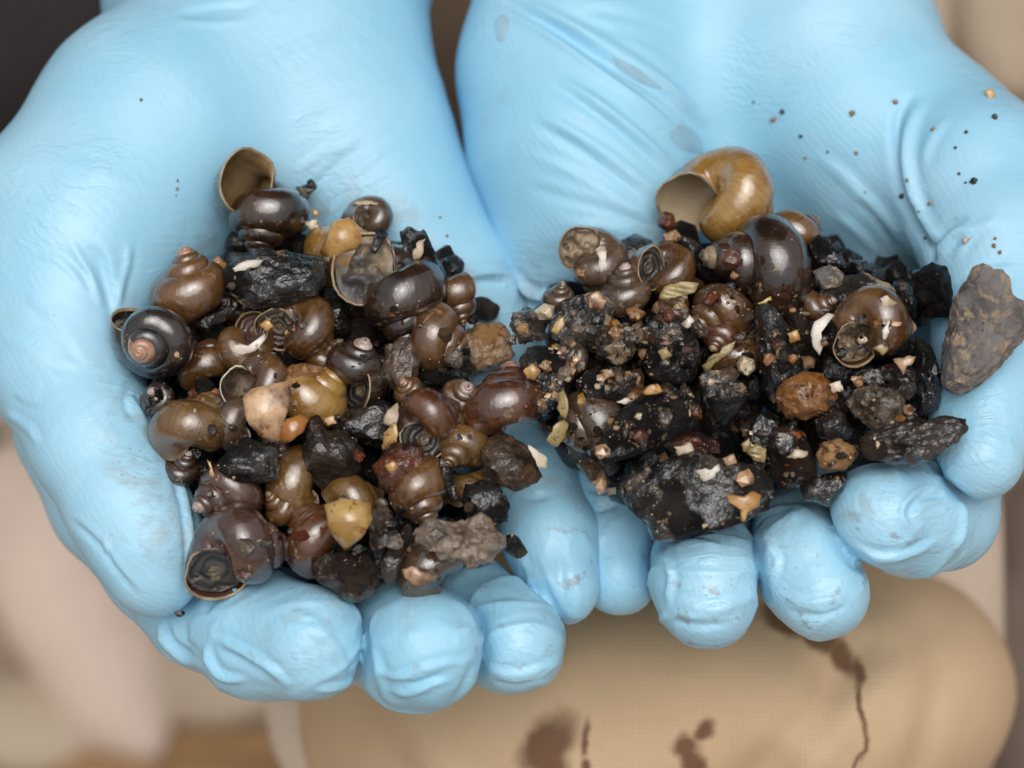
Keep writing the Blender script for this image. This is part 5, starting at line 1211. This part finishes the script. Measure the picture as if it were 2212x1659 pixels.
for x, y, r, lb in ((1840, 245, 9, 'largest tan grain in the middle of the right palm'), (2016, 280, 7, 'tan brown grain above the thumb crease'), (1671, 258, 9, 'tan grain just below the leftmost larger black grain'), (2009, 439, 7, 'tan grain right of the thumb crease'), (1849, 330, 6, 'tan grain below the largest tan one'), (1740, 340, 5, 'small tan grain nearest the large golden shell'),
                    (1933, 220, 8, 'pale grain high between palm and thumb'), (2147, 531, 7, 'tan grain just above the pale three cornered flake'), (2160, 545, 6, 'tan grain right of the pale three cornered flake'), (1985, 458, 5, 'small tan grain inside the thumb crease'), (1870, 415, 4, 'faint tan speck in the shaded hollow of the right palm'),
                    (2150, 515, 5, 'small tan grain topmost of three above the pale flake'), (1960, 390, 6, 'tan grain on the upper part of the thumb crease'), (2166, 1082, 9, 'rusty grain at the very tip of the right thumb')):
    grain(x, y, r, 'tan', lb, G2)
for x, y, r, lb in ((305, 216, 5, 'brown speck high on the left thumb mound'), (383, 390, 4, 'upper speck of the short streak left of the highest snail'), (382, 408, 5, 'middle speck of the short streak left of the highest snail'), (380, 422, 3, 'lowest speck of the short streak left of the highest snail'), (950, 470, 4, 'upper brown speck on the little finger side of the left palm'), (965, 510, 5, 'lower brown speck on the little finger side of the left palm')):
    grain(x, y, r, 'tan', lb, G3)
shard([(2127, 200), (2140, 197), (2150, 208), (2146, 222), (2136, 220)], 'gold', 'tan flake stuck high on the right thumb side', w=None, front=0, curve=.3)
def settle(o, x, y, lift):
    p, n_ = on_glove(x, y)
    if p is not None: o.location = p + n_ * lift * .001
settle([o for o in bpy.data.objects if o.get('label', '').startswith('tan flake stuck high')][0], 2138, 208, .4)
o = shard([(2078, 515), (2101, 512), (2083, 529)], 'cream', 'pale three cornered flake on the right thumb above the grey stone', curve=.2); settle(o, 2088, 519, .4)

def mat_water(name, tint, alpha):
    s = NT(name); v = s.coord(scale=1.0)
    c = s.mix(s.ramp(s.noise(v, 260, 4), 0.3, 0.7), tint, tuple(t * .7 for t in tint))
    a = s.ramp(s.noise(v, 180, 4), 0.3, 0.7, alpha * .5, alpha)
    return s.done(c, 0.04, None, IOR=1.5, Alpha=a)
WAT = mat_water('clear_water', (0.60, 0.74, 0.82), 0.12); MUDW = mat_water('muddy_water', (0.56, 0.52, 0.44), 0.26)
def drop(x, y, rx, ry, ang, h, mat, label):
    V, F_ = [], []
    n, m = 40, 8
    ca, sa = math.cos(ang), math.sin(ang)
    pts = []
    for i in range(m + 1):
        t = i / m
        for j in range(n):
            a = 2 * math.pi * j / n; wob = 1 + .10 * math.sin(a * 3 + x) + .06 * math.sin(a * 5 + y)
            u, v_ = rx * t * math.cos(a) * wob, ry * t * math.sin(a) * wob
            p, n_ = on_glove(x + u * ca - v_ * sa, y + u * sa + v_ * ca)
            if p is None: return
            pts.append((p, n_, t))
    for top in (1, 0):
        for p, n_, t in pts: V.append(tuple(p + n_ * ((h * (1 - t ** 2.6) + .02) * .001 if top else -.00015)))
    k = len(pts)
    for i in range(m):
        for j in range(n):
            a, b = i * n + j, i * n + (j + 1) % n
            F_.append((a, a + n, b + n, b)); F_.append((k + a, k + b, k + b + n, k + a + n))
    for j in range(n):
        a, b = m * n + j, m * n + (j + 1) % n
        F_.append((a, k + a, k + b, b))
    o = mesh_obj('water_drop', V, F_, mat); props(o, label, 'drop', 'water drops on the right palm')
drop(1092, 210, 19, 22, 0, 1.0, WAT, 'clear round water drop on the heel of the right hand')
drop(1084, 60, 15, 30, .1, .8, MUDW, 'cloudy drip near the wrist of the right hand')
drop(1484, 302, 42, 24, .6, .8, MUDW, 'muddy puddle drop in the folds of the right palm')
drop(1372, 160, 60, 13, .55, .6, MUDW, 'long muddy trickle lying in the diagonal fold of the right palm')
